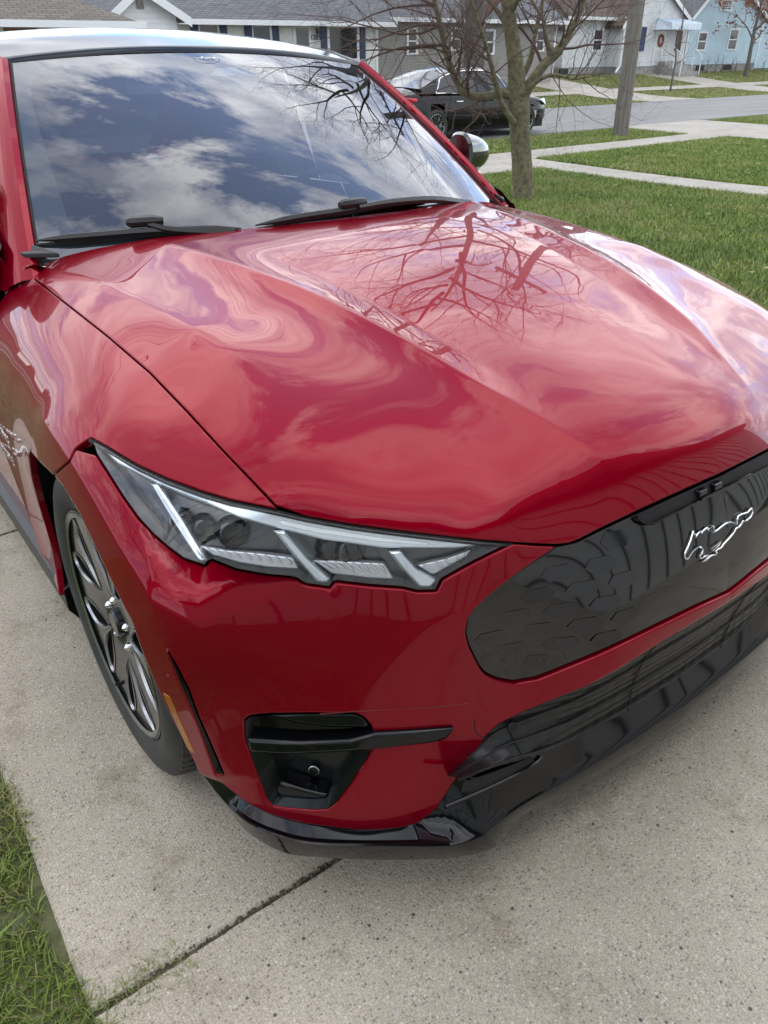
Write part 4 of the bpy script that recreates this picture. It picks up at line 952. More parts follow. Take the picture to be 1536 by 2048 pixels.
# concrete: exposed pebbles in a grey-beige paste
def concrete(name, tint=(1, 1, 1), peb=170, dark=1.0):
    m = mat(name, (.3, .3, .28), .85); t = m.node_tree; tc_ = N(t, 'ShaderNodeTexCoord')
    def noise(s, d=3, r=.6):
        n = N(t, 'ShaderNodeTexNoise'); n.inputs['Scale'].default_value = s; n.inputs['Detail'].default_value = d; n.inputs['Roughness'].default_value = r; t.links.new(tc_.outputs['Object'], n.inputs['Vector']); return n.outputs['Fac']
    def ramp(f, stops):
        r = N(t, 'ShaderNodeValToRGB'); e = r.color_ramp.elements
        while len(e) < len(stops): e.new(.5)
        for q, (p, c) in zip(e, stops): q.position = p; q.color = (*c, 1)
        t.links.new(f, r.inputs[0]); return r.outputs[0]
    def mix(f, a, b, typ='MIX'):
        x = N(t, 'ShaderNodeMix', data_type='RGBA', blend_type=typ)
        if isinstance(f, float): x.inputs[0].default_value = f
        else: t.links.new(f, x.inputs[0])
        for i, v in ((6, a), (7, b)):
            if isinstance(v, tuple): x.inputs[i].default_value = (*v, 1)
            else: t.links.new(v, x.inputs[i])
        return x.outputs[2]
    base = ramp(noise(1.3, 6, .65), [(.25, (.33*tint[0], .315*tint[1], .275*tint[2])), (.5, (.45*tint[0], .43*tint[1], .385*tint[2])), (.75, (.56*tint[0], .54*tint[1], .49*tint[2]))])
    fine = ramp(noise(320, 2), [(.3, (.62, .62, .62)), (.7, (1.25, 1.25, 1.25))]); base = mix(1.0, base, fine, 'MULTIPLY')
    vo_ = N(t, 'ShaderNodeTexVoronoi'); vo_.inputs['Scale'].default_value = peb; t.links.new(tc_.outputs['Object'], vo_.inputs['Vector'])
    sc = N(t, 'ShaderNodeSeparateColor'); t.links.new(vo_.outputs['Color'], sc.inputs[0])
    pc = ramp(sc.outputs[0], [(.0, (.10, .095, .085)), (.25, (.27, .25, .21)), (.55, (.44, .41, .36)), (.80, (.56, .53, .47)), (1.0, (.70, .68, .63))])
    edge = ramp(vo_.outputs['Distance'], [(.30, (1, 1, 1)), (.52, (0, 0, 0))])
    has = N(t, 'ShaderNodeMath', operation='GREATER_THAN'); t.links.new(sc.outputs[1], has.inputs[0]); has.inputs[1].default_value = .35
    e2 = N(t, 'ShaderNodeSeparateColor'); t.links.new(edge, e2.inputs[0])
    pm = N(t, 'ShaderNodeMath', operation='MULTIPLY'); t.links.new(has.outputs[0], pm.inputs[0]); t.links.new(e2.outputs[0], pm.inputs[1])
    pm2 = N(t, 'ShaderNodeMath', operation='MULTIPLY'); t.links.new(pm.outputs[0], pm2.inputs[0]); pm2.inputs[1].default_value = .75
    c = mix(pm2.outputs[0], base, pc)
    # a few larger dark and pale stones
    v2 = N(t, 'ShaderNodeTexVoronoi'); v2.inputs['Scale'].default_value = peb*.22; t.links.new(tc_.outputs['Object'], v2.inputs['Vector'])
    s2 = N(t, 'ShaderNodeSeparateColor'); t.links.new(v2.outputs['Color'], s2.inputs[0])
    f2 = ramp(v2.outputs['Distance'], [(.10, (1, 1, 1)), (.16, (0, 0, 0))]); s3 = N(t, 'ShaderNodeSeparateColor'); t.links.new(f2, s3.inputs[0])
    g2 = N(t, 'ShaderNodeMath', operation='GREATER_THAN'); t.links.new(s2.outputs[0], g2.inputs[0]); g2.inputs[1].default_value = .72
    m2 = N(t, 'ShaderNodeMath', operation='MULTIPLY'); t.links.new(s3.outputs[0], m2.inputs[0]); t.links.new(g2.outputs[0], m2.inputs[1])
    c = mix(m2.outputs[0], c, ramp(s2.outputs[1], [(.0, (.07, .075, .075)), (.55, (.12, .115, .10)), (.6, (.45, .42, .38)), (1., (.55, .52, .46))]))
    st = ramp(noise(4.2, 7, .72), [(.54, (1, 1, 1)), (.64, (.80, .78, .74)), (.72, (.52, .49, .45))]); c = mix(dark, c, st, 'MULTIPLY')
    t.links.new(c, bsdf(m).inputs['Base Color'])
    bp = N(t, 'ShaderNodeBump'); bp.inputs['Strength'].default_value = .55; bp.inputs['Distance'].default_value = .002
    t.links.new(vo_.outputs['Distance'], bp.inputs['Height'])
    bp2 = N(t, 'ShaderNodeBump'); bp2.inputs['Strength'].default_value = .4; bp2.inputs['Distance'].default_value = .001; t.links.new(noise(500, 2), bp2.inputs['Height']); t.links.new(bp.outputs[0], bp2.inputs['Normal'])
    t.links.new(bp2.outputs[0], bsdf(m).inputs['Normal'])
    return m
M_CONC = concrete('driveway_concrete', (1.09, 1.0, .88)); M_WALK = concrete('sidewalk_concrete', (.80, .77, .73), 60, .5)
def slab(name, x0, x1, y0, y1, parent, m=M_CONC, off=.0, thick=.10, rough=True, res=.30):
    """one cast slab: uneven worn edges with a small round-over"""
    g = .0016
    def side(a, b, n):
        P = np.linspace(a, b, n)[:-1]; return P
    nx = max(2, int((x1-x0)/(.03 if rough else .5))); ny = max(2, int((y1-y0)/(.03 if rough else .5)))
    L = np.vstack([side((x0+g, y0+g), (x1-g, y0+g), nx), side((x1-g, y0+g), (x1-g, y1-g), ny), side((x1-g, y1-g), (x0+g, y1-g), nx), side((x0+g, y1-g), (x0+g, y0+g), ny)])
    c = np.array([(x0+x1)/2, (y0+y1)/2]); hs = np.array([(x1-x0)/2, (y1-y0)/2])
    if rough:
        nz = rng.normal(0, 1, len(L)); nz = np.convolve(np.r_[nz, nz, nz], np.ones(5)/5, 'same')[len(L):2*len(L)]
        inw = -np.sign(L-c)*(np.abs(np.abs(L-c)-hs) < .01); L = L+inw*np.clip(.001+.003*nz, 0, .010)[:, None]
    L2 = L-np.sign(L-c)*(np.abs(np.abs(L-c)-hs) < .03)*.006
    gx = np.arange(x0+res, x1-res*.5, res); gy = np.arange(y0+res, y1-res*.5, res); gg = np.array([(a, b) for a in gx for b in gy]).reshape(-1, 2)
    n = len(L); ed = [(i, (i+1) % n) for i in range(n)]
    vo, eo, fo, *_ = delaunay_2d_cdt([Vector((float(a), float(b))) for a, b in np.vstack([L2, gg])], ed, [], 1, 1e-7)
    q = np.array([(v.x, v.y) for v in vo]); F = [tuple(f) for f in fo]; k = len(q)
    V = [(a, b, float(gz(a, b))+off) for a, b in q]
    V += [(a, b, float(gz(a, b))+off-.006) for a, b in L]; V += [(a, b, float(gz(a, b))+off-thick) for a, b in L]
    for i in range(n):
        j = (i+1) % n; F += [(i, k+i, k+j, j), (k+i, k+n+i, k+n+j, k+j)]
    return mesh_obj(name, V, F, m, parent)
drive = empty('driveway', kind='structure')
DX0, DX1 = -1.222, 3.05
jy = [-5.32, -3.44, -1.555, .328, 2.208, 4.09, 5.97, 7.85, 9.72]
for a, b in zip(jy[:-1], jy[1:]):
    for c0, c1 in ((DX0, .95), (.95, DX1)): slab('slab', c0, c1, a, b, drive, res=.25, rough=b < 5)
walk = empty('sidewalk', kind='structure')
for i in range(-8, 30): slab('slab', i*1.25-.55, (i+1)*1.25-.55, 10.75, 11.75, walk, M_WALK, .0, rough=False, res=.5)
slab('slab', DX0, DX1, 9.72, 10.75, walk, M_WALK, rough=False)
slab('slab', DX0, DX1, 11.75, 14.0, walk, M_WALK, rough=False)
path = empty('front_walk', kind='structure')
for i in range(7): 
    y0 = 3.4+i*1.05; slab('slab', 9.88, 10.72, y0, y0+1.05, path, M_WALK, rough=False)
for i in range(5): slab('slab', 4.6+i*1.05, 5.65+i*1.05, 9.75, 10.75, path, M_WALK, rough=False)
apron = empty('neighbour_driveway', kind='structure')
slab('slab', 17.3, 21.2, 11.75, 14.1, apron, M_WALK, rough=False); 
for i in range(4): slab('slab', 17.6, 21.2, 3.2+i*1.9, 5.1+i*1.9, apron, M_WALK, rough=False)
M_SOIL = noise_col(mat('edge_thatch', (.1, .08, .05), .95), (.05, .07, .02), (.15, .15, .07), 25, 6, .7, bump=.6, bscale=120, dist=.006)
sheet('lawn_edge', -2.6, DX0+.003, -3.0, 9, M_SOIL, -.006, 8, 40, kind='structure')
# joint dirt and weeds
M_DIRT = noise_col(mat('joint_dirt', (.04, .035, .03), .95), (.07, .06, .045), (.17, .14, .105), 40)
sheet('driveway_bed', DX0-.004, DX1, -5.4, 9.8, M_DIRT, -.016, 12, 30, kind='structure')
def crumbs(y, x0, x1, n, w=.012):
    V = []; F = []
    for i in range(n):
        x = rng.uniform(x0, x1); yy = y+rng.normal(0, w*.45); r = rng.uniform(.0015, .005); z = float(gz(x, yy))-.004+rng.uniform(-.003, .003)
        k = len(V)
        V += [(x+r*rng.uniform(.7, 1.2), yy, z), (x, yy+r*rng.uniform(.7, 1.2), z), (x-r, yy, z), (x, yy-r, z), (x, yy, z+r*.8)]
        F += [(k, k+1, k+4), (k+1, k+2, k+4), (k+2, k+3, k+4), (k+3, k, k+4)]
    mesh_obj('joint_debris', V, F, M_DIRT, kind='stuff')
crumbs(.328, -1.22, 1.6, 2600, .014); crumbs(2.208, -1.22, .2, 1500, .014)
# worn crack band along the joint: low crumbled strip on each lip
M_ASPH = noise_col(mat('worn_asphalt', (.2, .2, .2), .9), (.17, .17, .168), (.26, .258, .25), 1.2, 8, .7, .3, .7, bump=.3, bscale=60, stretch=(.25, 1.6, 1))
sheet('road', -200, 200, 14.1, 20.3, M_ASPH, .0, 120, 6, kind='structure')
M_GRAVEL = noise_col(mat('verge_gravel', (.12, .11, .1), .95), (.07, .065, .055), (.2, .19, .17), 14, 6, .7)
sheet('road_verge', -200, 200, 13.85, 14.12, M_GRAVEL, -.004, 120, 2, kind='structure')
for nm, a in (('opposite_driveway', (27.2, 30.5, 20.3, 29)), ('opposite_driveway', (37.6, 40.6, 20.3, 29)), ('opposite_sidewalk', (-60, 120, 24.0, 24.95)), ('opposite_driveway', (8, 11.5, 20.3, 30))):
    sheet(nm, *a, M_WALK, .012 if 'side' in nm else .006, 60 if 'side' in nm else 4, 8, kind='structure')
# grass blades
M_GRASS = bpy.data.materials.new('grass_blades'); M_GRASS.use_nodes = True
t = M_GRASS.node_tree; at_ = N(t, 'ShaderNodeAttribute'); at_.attribute_name = 'tone'; rr = N(t, 'ShaderNodeValToRGB')
e = rr.color_ramp.elements; e[0].position = 0; e[0].color = (.08, .135, .02, 1); e[1].position = 1; e[1].color = (.42, .36, .19, 1)
for p, c in ((.35, (.15, .24, .035, 1)), (.65, (.24, .31, .06, 1)), (.82, (.26, .25, .09, 1))): q_ = e.new(p); q_.color = c
t.links.new(at_.outputs['Fac'], rr.inputs[0]); t.links.new(rr.outputs[0], bsdf(M_GRASS).inputs['Base Color']); bsdf(M_GRASS).inputs['Roughness'].default_value = .6
bsdf(M_GRASS).inputs['Subsurface Weight'].default_value = 0
def smooth_noise(x, y, s, seed):
    r = np.random.default_rng(seed); g = r.random((64, 64)); fx_ = (x/s) % 63; fy = (y/s) % 63; ix = fx_.astype(int); iy = fy.astype(int); a = fx_-ix; b = fy-iy; a = a*a*(3-2*a); b = b*b*(3-2*b)
    return g[ix, iy]*(1-a)*(1-b)+g[ix+1, iy]*a*(1-b)+g[ix, iy+1]*(1-a)*b+g[ix+1, iy+1]*a*b
def blades(name, x, y, h, w, lean=.5, seed=1, dry=.0):
    r = np.random.default_rng(seed); n = len(x)
    a = r.uniform(0, 2*PI, n); h = h*r.uniform(.5, 1.25, n); ln = h*r.uniform(.1, lean*2, n); la = r.uniform(0, 2*PI, n)
    z = gz(x, y)-.012
    dx = np.cos(a)*w/2; dy = np.sin(a)*w/2; lx = np.cos(la)*ln; ly = np.sin(la)*ln
    P = np.empty((n, 5, 3))
    P[:, 0] = np.c_[x-dx, y-dy, z]; P[:, 1] = np.c_[x+dx, y+dy, z]
    P[:, 2] = np.c_[x-dx*.8+lx*.35, y-dy*.8+ly*.35, z+h*.6]; P[:, 3] = np.c_[x+dx*.8+lx*.35, y+dy*.8+ly*.35, z+h*.6]
    P[:, 4] = np.c_[x+lx, y+ly, z+h*.95]
    me = bpy.data.meshes.new(name); me.vertices.add(n*5); me.vertices.foreach_set('co', P.ravel())
    base = np.arange(n)[:, None]*5
    tri = (base[:, None, :]+np.array([[0, 1, 3], [0, 3, 2], [2, 3, 4]])[None]).reshape(-1)
    nt_ = n*3; me.loops.add(nt_*3); me.loops.foreach_set('vertex_index', tri.astype(np.int32)); me.polygons.add(nt_); me.polygons.foreach_set('loop_start', np.arange(nt_, dtype=np.int32)*3); me.update(calc_edges=True)
    tone = np.clip(.42+.5*(smooth_noise(x, y, .45, 3)-.3)+.35*(smooth_noise(x, y, .09, 5)-.5)+r.normal(0, .13, n)+dry, 0, 1)
    tone = np.where(r.random(n) < .10+dry, r.uniform(.8, 1, n), tone)
    at__ = me.attributes.new('tone', 'FLOAT', 'POINT'); at__.data.foreach_set('value', np.repeat(tone, 5))
    me.materials.append(M_GRASS); o = bpy.data.objects.new(name, me); col.objects.link(o); o['kind'] = 'stuff'; return o
def scatter(n, x0, x1, y0, y1, seed):
    r = np.random.default_rng(seed); return r.uniform(x0, x1, n), r.uniform(y0, y1, n)
# beside the driveway, close to the camera
x, y = scatter(90000, -2.5, -1.2, -.6, 1.9, 11)
edge = -1.215+.024*np.sin(y*9)+.02*(smooth_noise(x*0, y, .06, 9)-.5)
k_ = (x < edge) & ~((smooth_noise(x, y, .10, 21) < .30) & (np.random.default_rng(2).random(len(x)) < .75)); blades('lawn_grass', x[k_], y[k_],   .030, .0034, .8, 12, .0)
x, y = scatter(14000, -6, -1.24, -4, 9, 13); blades('lawn_grass', x, y, .06, .008, .6, 14)
# lawn to the right of the driveway
def lawn_mask(x, y):
    k = np.ones(len(x), bool)
    for (a, b, c, d) in ((9.85, 10.75, 3.3, 10.8), (4.6, 9.95, 9.72, 10.78), (-20, 60, 10.72, 11.78), (-1.3, 3.1, -6, 14.1), (17.3, 21.3, 3, 14.1), (-99, 99, 13.85, 20.35)): k &= ~((x > a) & (x < b) & (y > c) & (y < d))
    return k
x, y = scatter(130000, 3.05, 9.9, .3, 9.8, 15); k_ = lawn_mask(x, y); blades('lawn_grass', x[k_], y[k_], .055, .0085, .6, 16, -.04)
x, y = scatter(120000, 10.6, 17.4, 2.5, 10.8, 17); k_ = lawn_mask(x, y); blades('lawn_grass', x[k_], y[k_], .06, .012, .6, 18, -.02)
x, y = scatter(60000, 2.9, 30, 11.7, 13.9, 19); k_ = lawn_mask(x, y); blades('lawn_grass', x[k_], y[k_], .05, .014, .6, 20, .03)
x, y = scatter(60000, 21, 32, 4, 10.8, 29); k_ = lawn_mask(x, y); blades('lawn_grass', x[k_], y[k_], .06, .018, .6, 22, .03)
x, y = scatter(90000, 12, 60, 20.35, 29, 23)
k_ = ~(((y > 24) & (y < 24.95)) | ((x > 27.2) & (x < 30.5)) | ((x > 37.6) & (x < 40.6))); blades('lawn_grass', x[k_], y[k_], .06, .03, .6, 24, .16)
# crab of weeds at the joint's end, fallen leaves
x, y = scatter(500, -1.24, -1.05, .29, .36, 31); blades('joint_weeds', x, y, .022, .002, .9, 32, .25)
def leaves(n, x0, x1, y0, y1, s, seed):
    r = np.random.default_rng(seed); V = []; F = []
    for i in range(n):
        x = r.uniform(x0, x1); y = r.uniform(y0, y1); z = float(gz(x, y))+.035; a = r.uniform(0, 2*PI); q = s*r.uniform(.5, 1.1); k = len(V)
        for (u, v, h_) in ((1, 0, .25), (0, .55, 0), (-1, 0, .3), (0, -.5, .1)): V.append((x+q*(u*math.cos(a)-v*math.sin(a)), y+q*(u*math.sin(a)+v*math.cos(a)), z+q*h_*r.uniform(-.6, 1)))
        F += [(k, k+1, k+2), (k, k+2, k+3)]
    mesh_obj('fallen_leaves', V, F, noise_col(mat('dry_leaf', (.3, .2, .1), .8), (.16, .09, .04), (.50, .40, .26), 6), kind='stuff')
leaves(26, -1.1, 1.5, -.9, .9, .007, 44); leaves(190, 4, 17, 1.5, 10.5, .045, 41); leaves(60, -2.3, -1.3, -.3, 1.5, .012, 42); leaves(120, 20, 50, 20.5, 29, .07, 43)
for i, (px, py) in enumerate(((100, 1960), (150, 1912))):
    pass
# ------------------------------------------------------------------ houses across the street
def siding_mat(name, c): return noise_col(mat(name, c, .6), tuple(v*.88 for v in c), tuple(min(1, v*1.05) for v in c), 1.5)
def clap(bm, x0, x1, z0, z1, y, h=.11, cut=None):
    """lapped boards facing -y; cut(z) gives the x range at a height"""
    n = max(1, int(round((z1-z0)/h)))
    for i in range(n):
        a = z0+(z1-z0)*i/n; b = z0+(z1-z0)*(i+1)/n
        (l0, r0), (l1, r1) = (cut(a), cut(b)) if cut else ((x0, x1), (x0, x1))
        if r0-l0 < .05: continue
        v = [bm.verts.new(p) for p in ((l0, y-.022, a), (r0, y-.022, a), (r1, y, b), (l1, y, b), (l0, y, a), (r0, y, a))]
        bm.faces.new((v[0], v[1], v[2], v[3])); bm.faces.new((v[4], v[5], v[1], v[0]))
M_TRIM = mat('white_trim_paint', (.72, .73, .73), .5)
M_PANE = mat('window_pane', (.03, .035, .04), .08)
M_CURT = mat('window_blind', (.55, .55, .52), .7)
M_FOUND = noise_col(mat('block_foundation', (.3, .29, .27), .9), (.22, .21, .19), (.36, .35, .33), 6)
def shingle_mat(name, a, b):
    m = mat(name, a, .9); t = m.node_tree; tc_ = N(t, 'ShaderNodeTexCoord'); br = N(t, 'ShaderNodeTexBrick')
    br.inputs['Color1'].default_value = (*a, 1); br.inputs['Color2'].default_value = (*b, 1); br.inputs['Mortar'].default_value = (*[v*.45 for v in a], 1)
    br.inputs['Scale'].default_value = 1.0; br.inputs['Mortar Size'].default_value = .012; br.inputs['Brick Width'].default_value = .32; br.inputs['Row Height'].default_value = .14
    mp_ = N(t, 'ShaderNodeMapping'); mp_.inputs['Rotation'].default_value = (0, 0, 0); t.links.new(tc_.outputs['Object'], mp_.inputs[0]); t.links.new(mp_.outputs[0], br.inputs['Vector'])
    t.links.new(br.outputs['Color'], bsdf(m).inputs['Base Color']); return m
def window(par, x0, x1, z0, z1, y, sash=True, frame=.07, blind=.0, grid=False):
    w = bpy.data.objects.new('window', None); col.objects.link(w); w.parent = par; w.location = (0, 0, 0)
    bm = bmesh.new()
    for a in ((x0-frame, x1+frame, z1, z1+frame), (x0-frame, x1+frame, z0-frame, z0), (x0-frame, x0, z0, z1), (x1, x1+frame, z0, z1)): box(bm, a[0], a[1], y-.06, y+.05, a[2], a[3])
    bm_obj('frame', bm, M_TRIM, w)
    zs_ = [z0, (z0+z1)/2, z1] if sash else [z0, z1]
    for a, b in zip(zs_[:-1], zs_[1:]): boxo('pane', x0+.02, x1-.02, y-.036, y-.028, a+.02, b-.02, M_PANE, w)
    bm = bmesh.new()
    if sash: box(bm, x0, x1, y-.048, y, (z0+z1)/2-.025, (z0+z1)/2+.025)
    for xx in (x0, x1-.03): box(bm, xx, xx+.03, y-.048, y, z0, z1)
    if grid:
        for f in (.33, .66): box(bm, x0+(x1-x0)*f-.012, x0+(x1-x0)*f+.012, y-.046, y, z0, z1)
        for f in (.25, .75): box(bm, x0, x1, y-.046, y, z0+(z1-z0)*f-.012, z0+(z1-z0)*f+.012)
    bm_obj('sash', bm, M_TRIM, w)
    if blind: boxo('blind', x0+.03, x1-.03, y-.0265, y-.0245, z1-(z1-z0)*blind, z1, M_CURT, w)
    return w
def gable_house(name, label, x0, x1, y, zb, ze, apex=None, depth=8., wall_m=None, roof_m=None, gable_front=False, over=.35, group=None, ridge=None, zapex=None, board=.11):
    h = empty(name, (x0, y, zb), label=label, cat='house', group=group)
    inv = (-x0, -y, -zb)
    def P(o): return o
    bm = bmesh.new()
    if gable_front:
        zr = zapex; xa = apex
        def cut(z):
            if z <= ze: return (x0, x1)
            f = (z-ze)/(zr-ze); return (x0+(xa-x0)*f, x1-(x1-xa)*f)
        clap(bm, x0, x1, zb+.35, zr, y, board, cut)
    else:
        zr = zapex; clap(bm, x0, x1, zb+.35, ze, y, board)
    o = bm_obj('wall', bm, wall_m, h, recalc=False)
    # side and back walls
    for xx, s in ((x0, -1), (x1, 1)):
        bmm = bmesh.new(); n = int((ze-zb)/board)
        for i in range(n):
            a = zb+.35+(ze-zb-.35)*i/n; b = zb+.35+(ze-zb-.35)*(i+1)/n
            v = [bmm.verts.new(p) for p in ((xx+.022*s, y, a), (xx+.022*s, y+depth, a), (xx, y+depth, b), (xx, y, b))]; bmm.faces.new(v)
        if not gable_front:
            v = [bmm.verts.new(p) for p in ((xx, y, ze), (xx, y+depth, ze), (xx, y+depth/2, zr))]; bmm.faces.new(v)
        bm_obj('side_wall', bmm, wall_m, h, recalc=False)
        boxo('corner_trim', xx-.07 if s > 0 else xx-.03, xx+.03 if s > 0 else xx+.07, y-.035, y+.07, zb+.3, ze, M_TRIM, h)
    boxo('back_wall', x0, x1, y+depth-.1, y+depth, zb, ze, wall_m, h)
    boxo('foundation', x0+.03, x1-.03, y+.01, y+depth-.05, zb-.6, zb+.36, M_FOUND, h)
    th = .14
    if gable_front:
        for sx, xe in ((-1, x0), (1, x1)):
            sl = (zr-ze)/(abs(xe-xa)); xo = xe+over*sx; zo = ze-over*sl
            V = [(xo, y-over*.7, zo), (xa, y-over*.7, zr+.02), (xa, y+depth+.3, zr+.02), (xo, y+depth+.3, zo)]; V += [(a, b, c+th) for a, b, c in V]
            mesh_obj('roof', V, [(0, 3, 2, 1), (4, 5, 6, 7), (0, 1, 5, 4), (1, 2, 6, 5), (2, 3, 7, 6), (3, 0, 4, 7)], roof_m, h)
            V = [(xo, y-over*.7-.03, zo-.10), (xa, y-over*.7-.03, zr-.08), (xa, y-over*.7-.03, zr+.12), (xo, y-over*.7-.03, zo+.10)]; V += [(a, b+.028, c) for a, b, c in V]
            mesh_obj('rake_board', V, [(0, 1, 2, 3), (7, 6, 5, 4), (0, 4, 5, 1), (3, 2, 6, 7)], M_TRIM, h)
    else:
        for sy, ye in ((-1, y), (1, y+depth)):
            ym = y+depth/2; sl = (zr-ze)/(depth/2); yo = ye+over*sy; zo = ze-over*sl
            V = [(x0-over, yo, zo), (x1+over, yo, zo), (x1+over, ym, zr), (x0-over, ym, zr)]; V += [(a, b, c+th) for a, b, c in V]
            mesh_obj('roof', V, [(0, 3, 2, 1), (4, 5, 6, 7), (0, 1, 5, 4), (1, 2, 6, 5), (2, 3, 7, 6), (3, 0, 4, 7)], roof_m, h)
            if sy < 0: boxo('gutter', x0-over, x1+over, yo-.12, yo, zo-.02, zo+.13, M_TRIM, h)
    h['_b'] = 1
    for c in h.children: c.matrix_parent_inverse = Matrix.Translation(inv)
    del h['_b']
    return h
def attach(h):
    for c in h.children:
        c.matrix_parent_inverse = Matrix.Translation([-v for v in h.location])
Y1 = 29.0
def zz(px, py, y=Y1): return float(atw(px, py, y)[2])
def xx(px, py, y=Y1): return float(atw(px, py, y)[0])
def rect(px0, px1, py0, py1, y=Y1):
    pm = (py0+py1)/2; return xx(px0, pm, y), xx(px1, pm, y), zz((px0+px1)/2, py1, y), zz((px0+px1)/2, py0, y)
def shutter(h, r, m, y=Y1): boxo('shutter', r[0], r[1], y-.07, y-.025, r[2], r[3], m, h)
# light blue house at the right
M_BLUE = siding_mat('light_blue_siding', (.44, .57, .63)); M_BROOF = shingle_mat('brown_shingles', (.10, .075, .06), (.14, .11, .09)); M_GROOF = shingle_mat('grey_shingles', (.10, .105, .115), (.15, .155, .165))
zb = zz(1400, 143)
hb = gable_house('blue_house', 'light blue clapboard house with white windows at the far right', xx(1374, 80), xx(1520, 80), Y1, zb, zz(1380, 34), apex=xx(1447, 0), zapex=zz(1447, -62), wall_m=M_BLUE, roof_m=M_GROOF, gable_front=True, board=.135)
for r, g_ in ((rect(1395, 1411, 66, 99), .0), (rect(1457, 1473, 60, 98), .0)): window(hb, *r, Y1, blind=.45)
window(hb, *rect(1442, 1462, 2, 19), Y1, grid=True)
for a, b in ((1392, 1408), (1446, 1462)): boxo('basement_window', xx(a, 134), xx(b, 134), Y1-.03, Y1+.02, zb+.05, zb+.30, M_PANE, hb)
attach(hb)
boxo('wing_wall', xx(1521, 80), xx(1640, 80), Y1+1.0, Y1+7, zb-.2, zz(1530, 22, Y1+1), M_BLUE, hb)
wz = zz(1530, 22, Y1+1); V = [(xx(1500, 30), Y1+.6, wz-.1), (xx(1650, 30), Y1+.6, wz-.1), (xx(1650, 30), Y1+4.5, wz+2.2), (xx(1500, 30), Y1+4.5, wz+2.2)]; V += [(a, b, c+.14) for a, b, c in V]
mesh_obj('wing_roof', V, [(0, 3, 2, 1), (4, 5, 6, 7), (0, 1, 5, 4), (1, 2, 6, 5), (2, 3, 7, 6), (3, 0, 4, 7)], M_BROOF, hb)
for c in hb.children:
    if c.name.startswith('wing'): c.matrix_parent_inverse = Matrix.Translation([-v for v in hb.location])
# light grey house with awning
M_LGREY = siding_mat('pale_grey_siding', (.62, .62, .61)); M_NAVY = mat('navy_shutter', (.02, .035, .09), .5); M_BRWN = mat('brown_shutter', (.10, .06, .05), .6)
zb2 = zz(1300, 147)
hg = gable_house('grey_house', 'pale grey clapboard house with a white awning over its front door', xx(1243, 80), xx(1370, 80), Y1, zb2, zz(1365, 44), apex=xx(1303, 0), zapex=zz(1303, -50), wall_m=M_LGREY, roof_m=M_BROOF, gable_front=True, board=.12)
ya_ = Y1+.9; bm = bmesh.new(); xl, xr = xx(1128, 80, ya_), xx(1243, 80); ze_ = zz(1180, 34, ya_)
clap(bm, xl, xr, zb2+.35, ze_, ya_, .12); bm_obj('wing_wall', bm, M_LGREY, hg, recalc=False)
boxo('wing_foundation', xl+.02, xr, ya_+.01, ya_+6, zb2-.5, zb2+.36, M_FOUND, hg)
V = [(xl-.3, ya_-.4, ze_-.12), (xr+.6, ya_-.4, ze_-.12), (xr+.6, ya_+3.5, ze_+2.6), (xl-.3, ya_+3.5, ze_+2.6)]; V += [(a, b, c+.14) for a, b, c in V]
mesh_obj('wing_roof', V, [(0, 3, 2, 1), (4, 5, 6, 7), (0, 1, 5, 4), (1, 2, 6, 5), (2, 3, 7, 6), (3, 0, 4, 7)], M_BROOF, hg)
boxo('wing_gutter', xl-.3, xr, ya_-.5, ya_-.4, ze_-.14, ze_, M_TRIM, hg)
window(hg, *rect(1186, 1203, 60, 100, ya_), ya_); boxo('basement_window', xx(1146, 140), xx(1163, 140), ya_-.03, ya_+.03, zb2+.06, zb2+.3, M_PANE, hg)
dp = [Vector((xr, Y1-.1, ze_)), Vector((xr-.02, Y1-.1, zb2+.35)), Vector((xx(1215, 147), Y1-.5, zb2+.12))]
bm = bmesh.new(); tube(bm, dp, .055, 6); bm_obj('downspout', bm, M_TRIM, hg)
dr = rect(1307, 1326, 62, 130); d_ = boxo('front_door', dr[0], dr[1], Y1-.05, Y1-.02, dr[2], dr[3], M_TRIM, hg)
for zf in ((.08, .45), (.52, .92)): boxo('door_panel', dr[0]+.12, dr[1]-.12, Y1-.062, Y1-.05, dr[2]+(dr[3]-dr[2])*zf[0], dr[2]+(dr[3]-dr[2])*zf[1], M_LGREY, hg)
shutter(hg, rect(1279, 1289, 54, 102), M_NAVY); shutter(hg, rect(1351, 1361, 62, 102), M_BRWN)
window(hg, *rect(1262, 1277, 54, 102), Y1)
aw = rect(1307, 1366, 40, 60); bm = bmesh.new()
V = [(aw[0]+.2, Y1-.02, aw[3]+.05), (aw[1]-.2, Y1-.02, aw[3]+.05), (aw[1], Y1-1.15, aw[2]+.28), (aw[0], Y1-1.15, aw[2]+.28), (aw[1], Y1-1.15, aw[2]), (aw[0], Y1-1.15, aw[2]), (aw[0], Y1-.02, aw[2]), (aw[1], Y1-.02, aw[2])]
M_AWN = mat('white_aluminium_awning', (.62, .70, .78), .4)
mesh_obj('awning', V, [(0, 1, 2, 3), (3, 2, 4, 5), (0, 3, 5, 6), (1, 7, 4, 2)], M_AWN, hg)
for i in range(9):
    f = i/8; bm = bmesh.new(); tube(bm, [(V[0][0]*(1-f)+V[1][0]*f, V[0][1], V[0][2]+.01), (V[3][0]*(1-f)+V[2][0]*f, V[3][1], V[3][2]+.01), (V[3][0]*(1-f)+V[2][0]*f, V[3][1]-.01, V[5][2])], .02, 4); bm_obj('awning_rib', bm, M_AWN, hg)
sx0, sx1 = xx(1312, 140), xx(1352, 140)
for i in range(3): boxo('step', sx0, sx1, Y1-.5-.3*(i+1), Y1-.5-.3*i, zb2-.3, zb2+.42-.17*i, M_FOUND, hg)
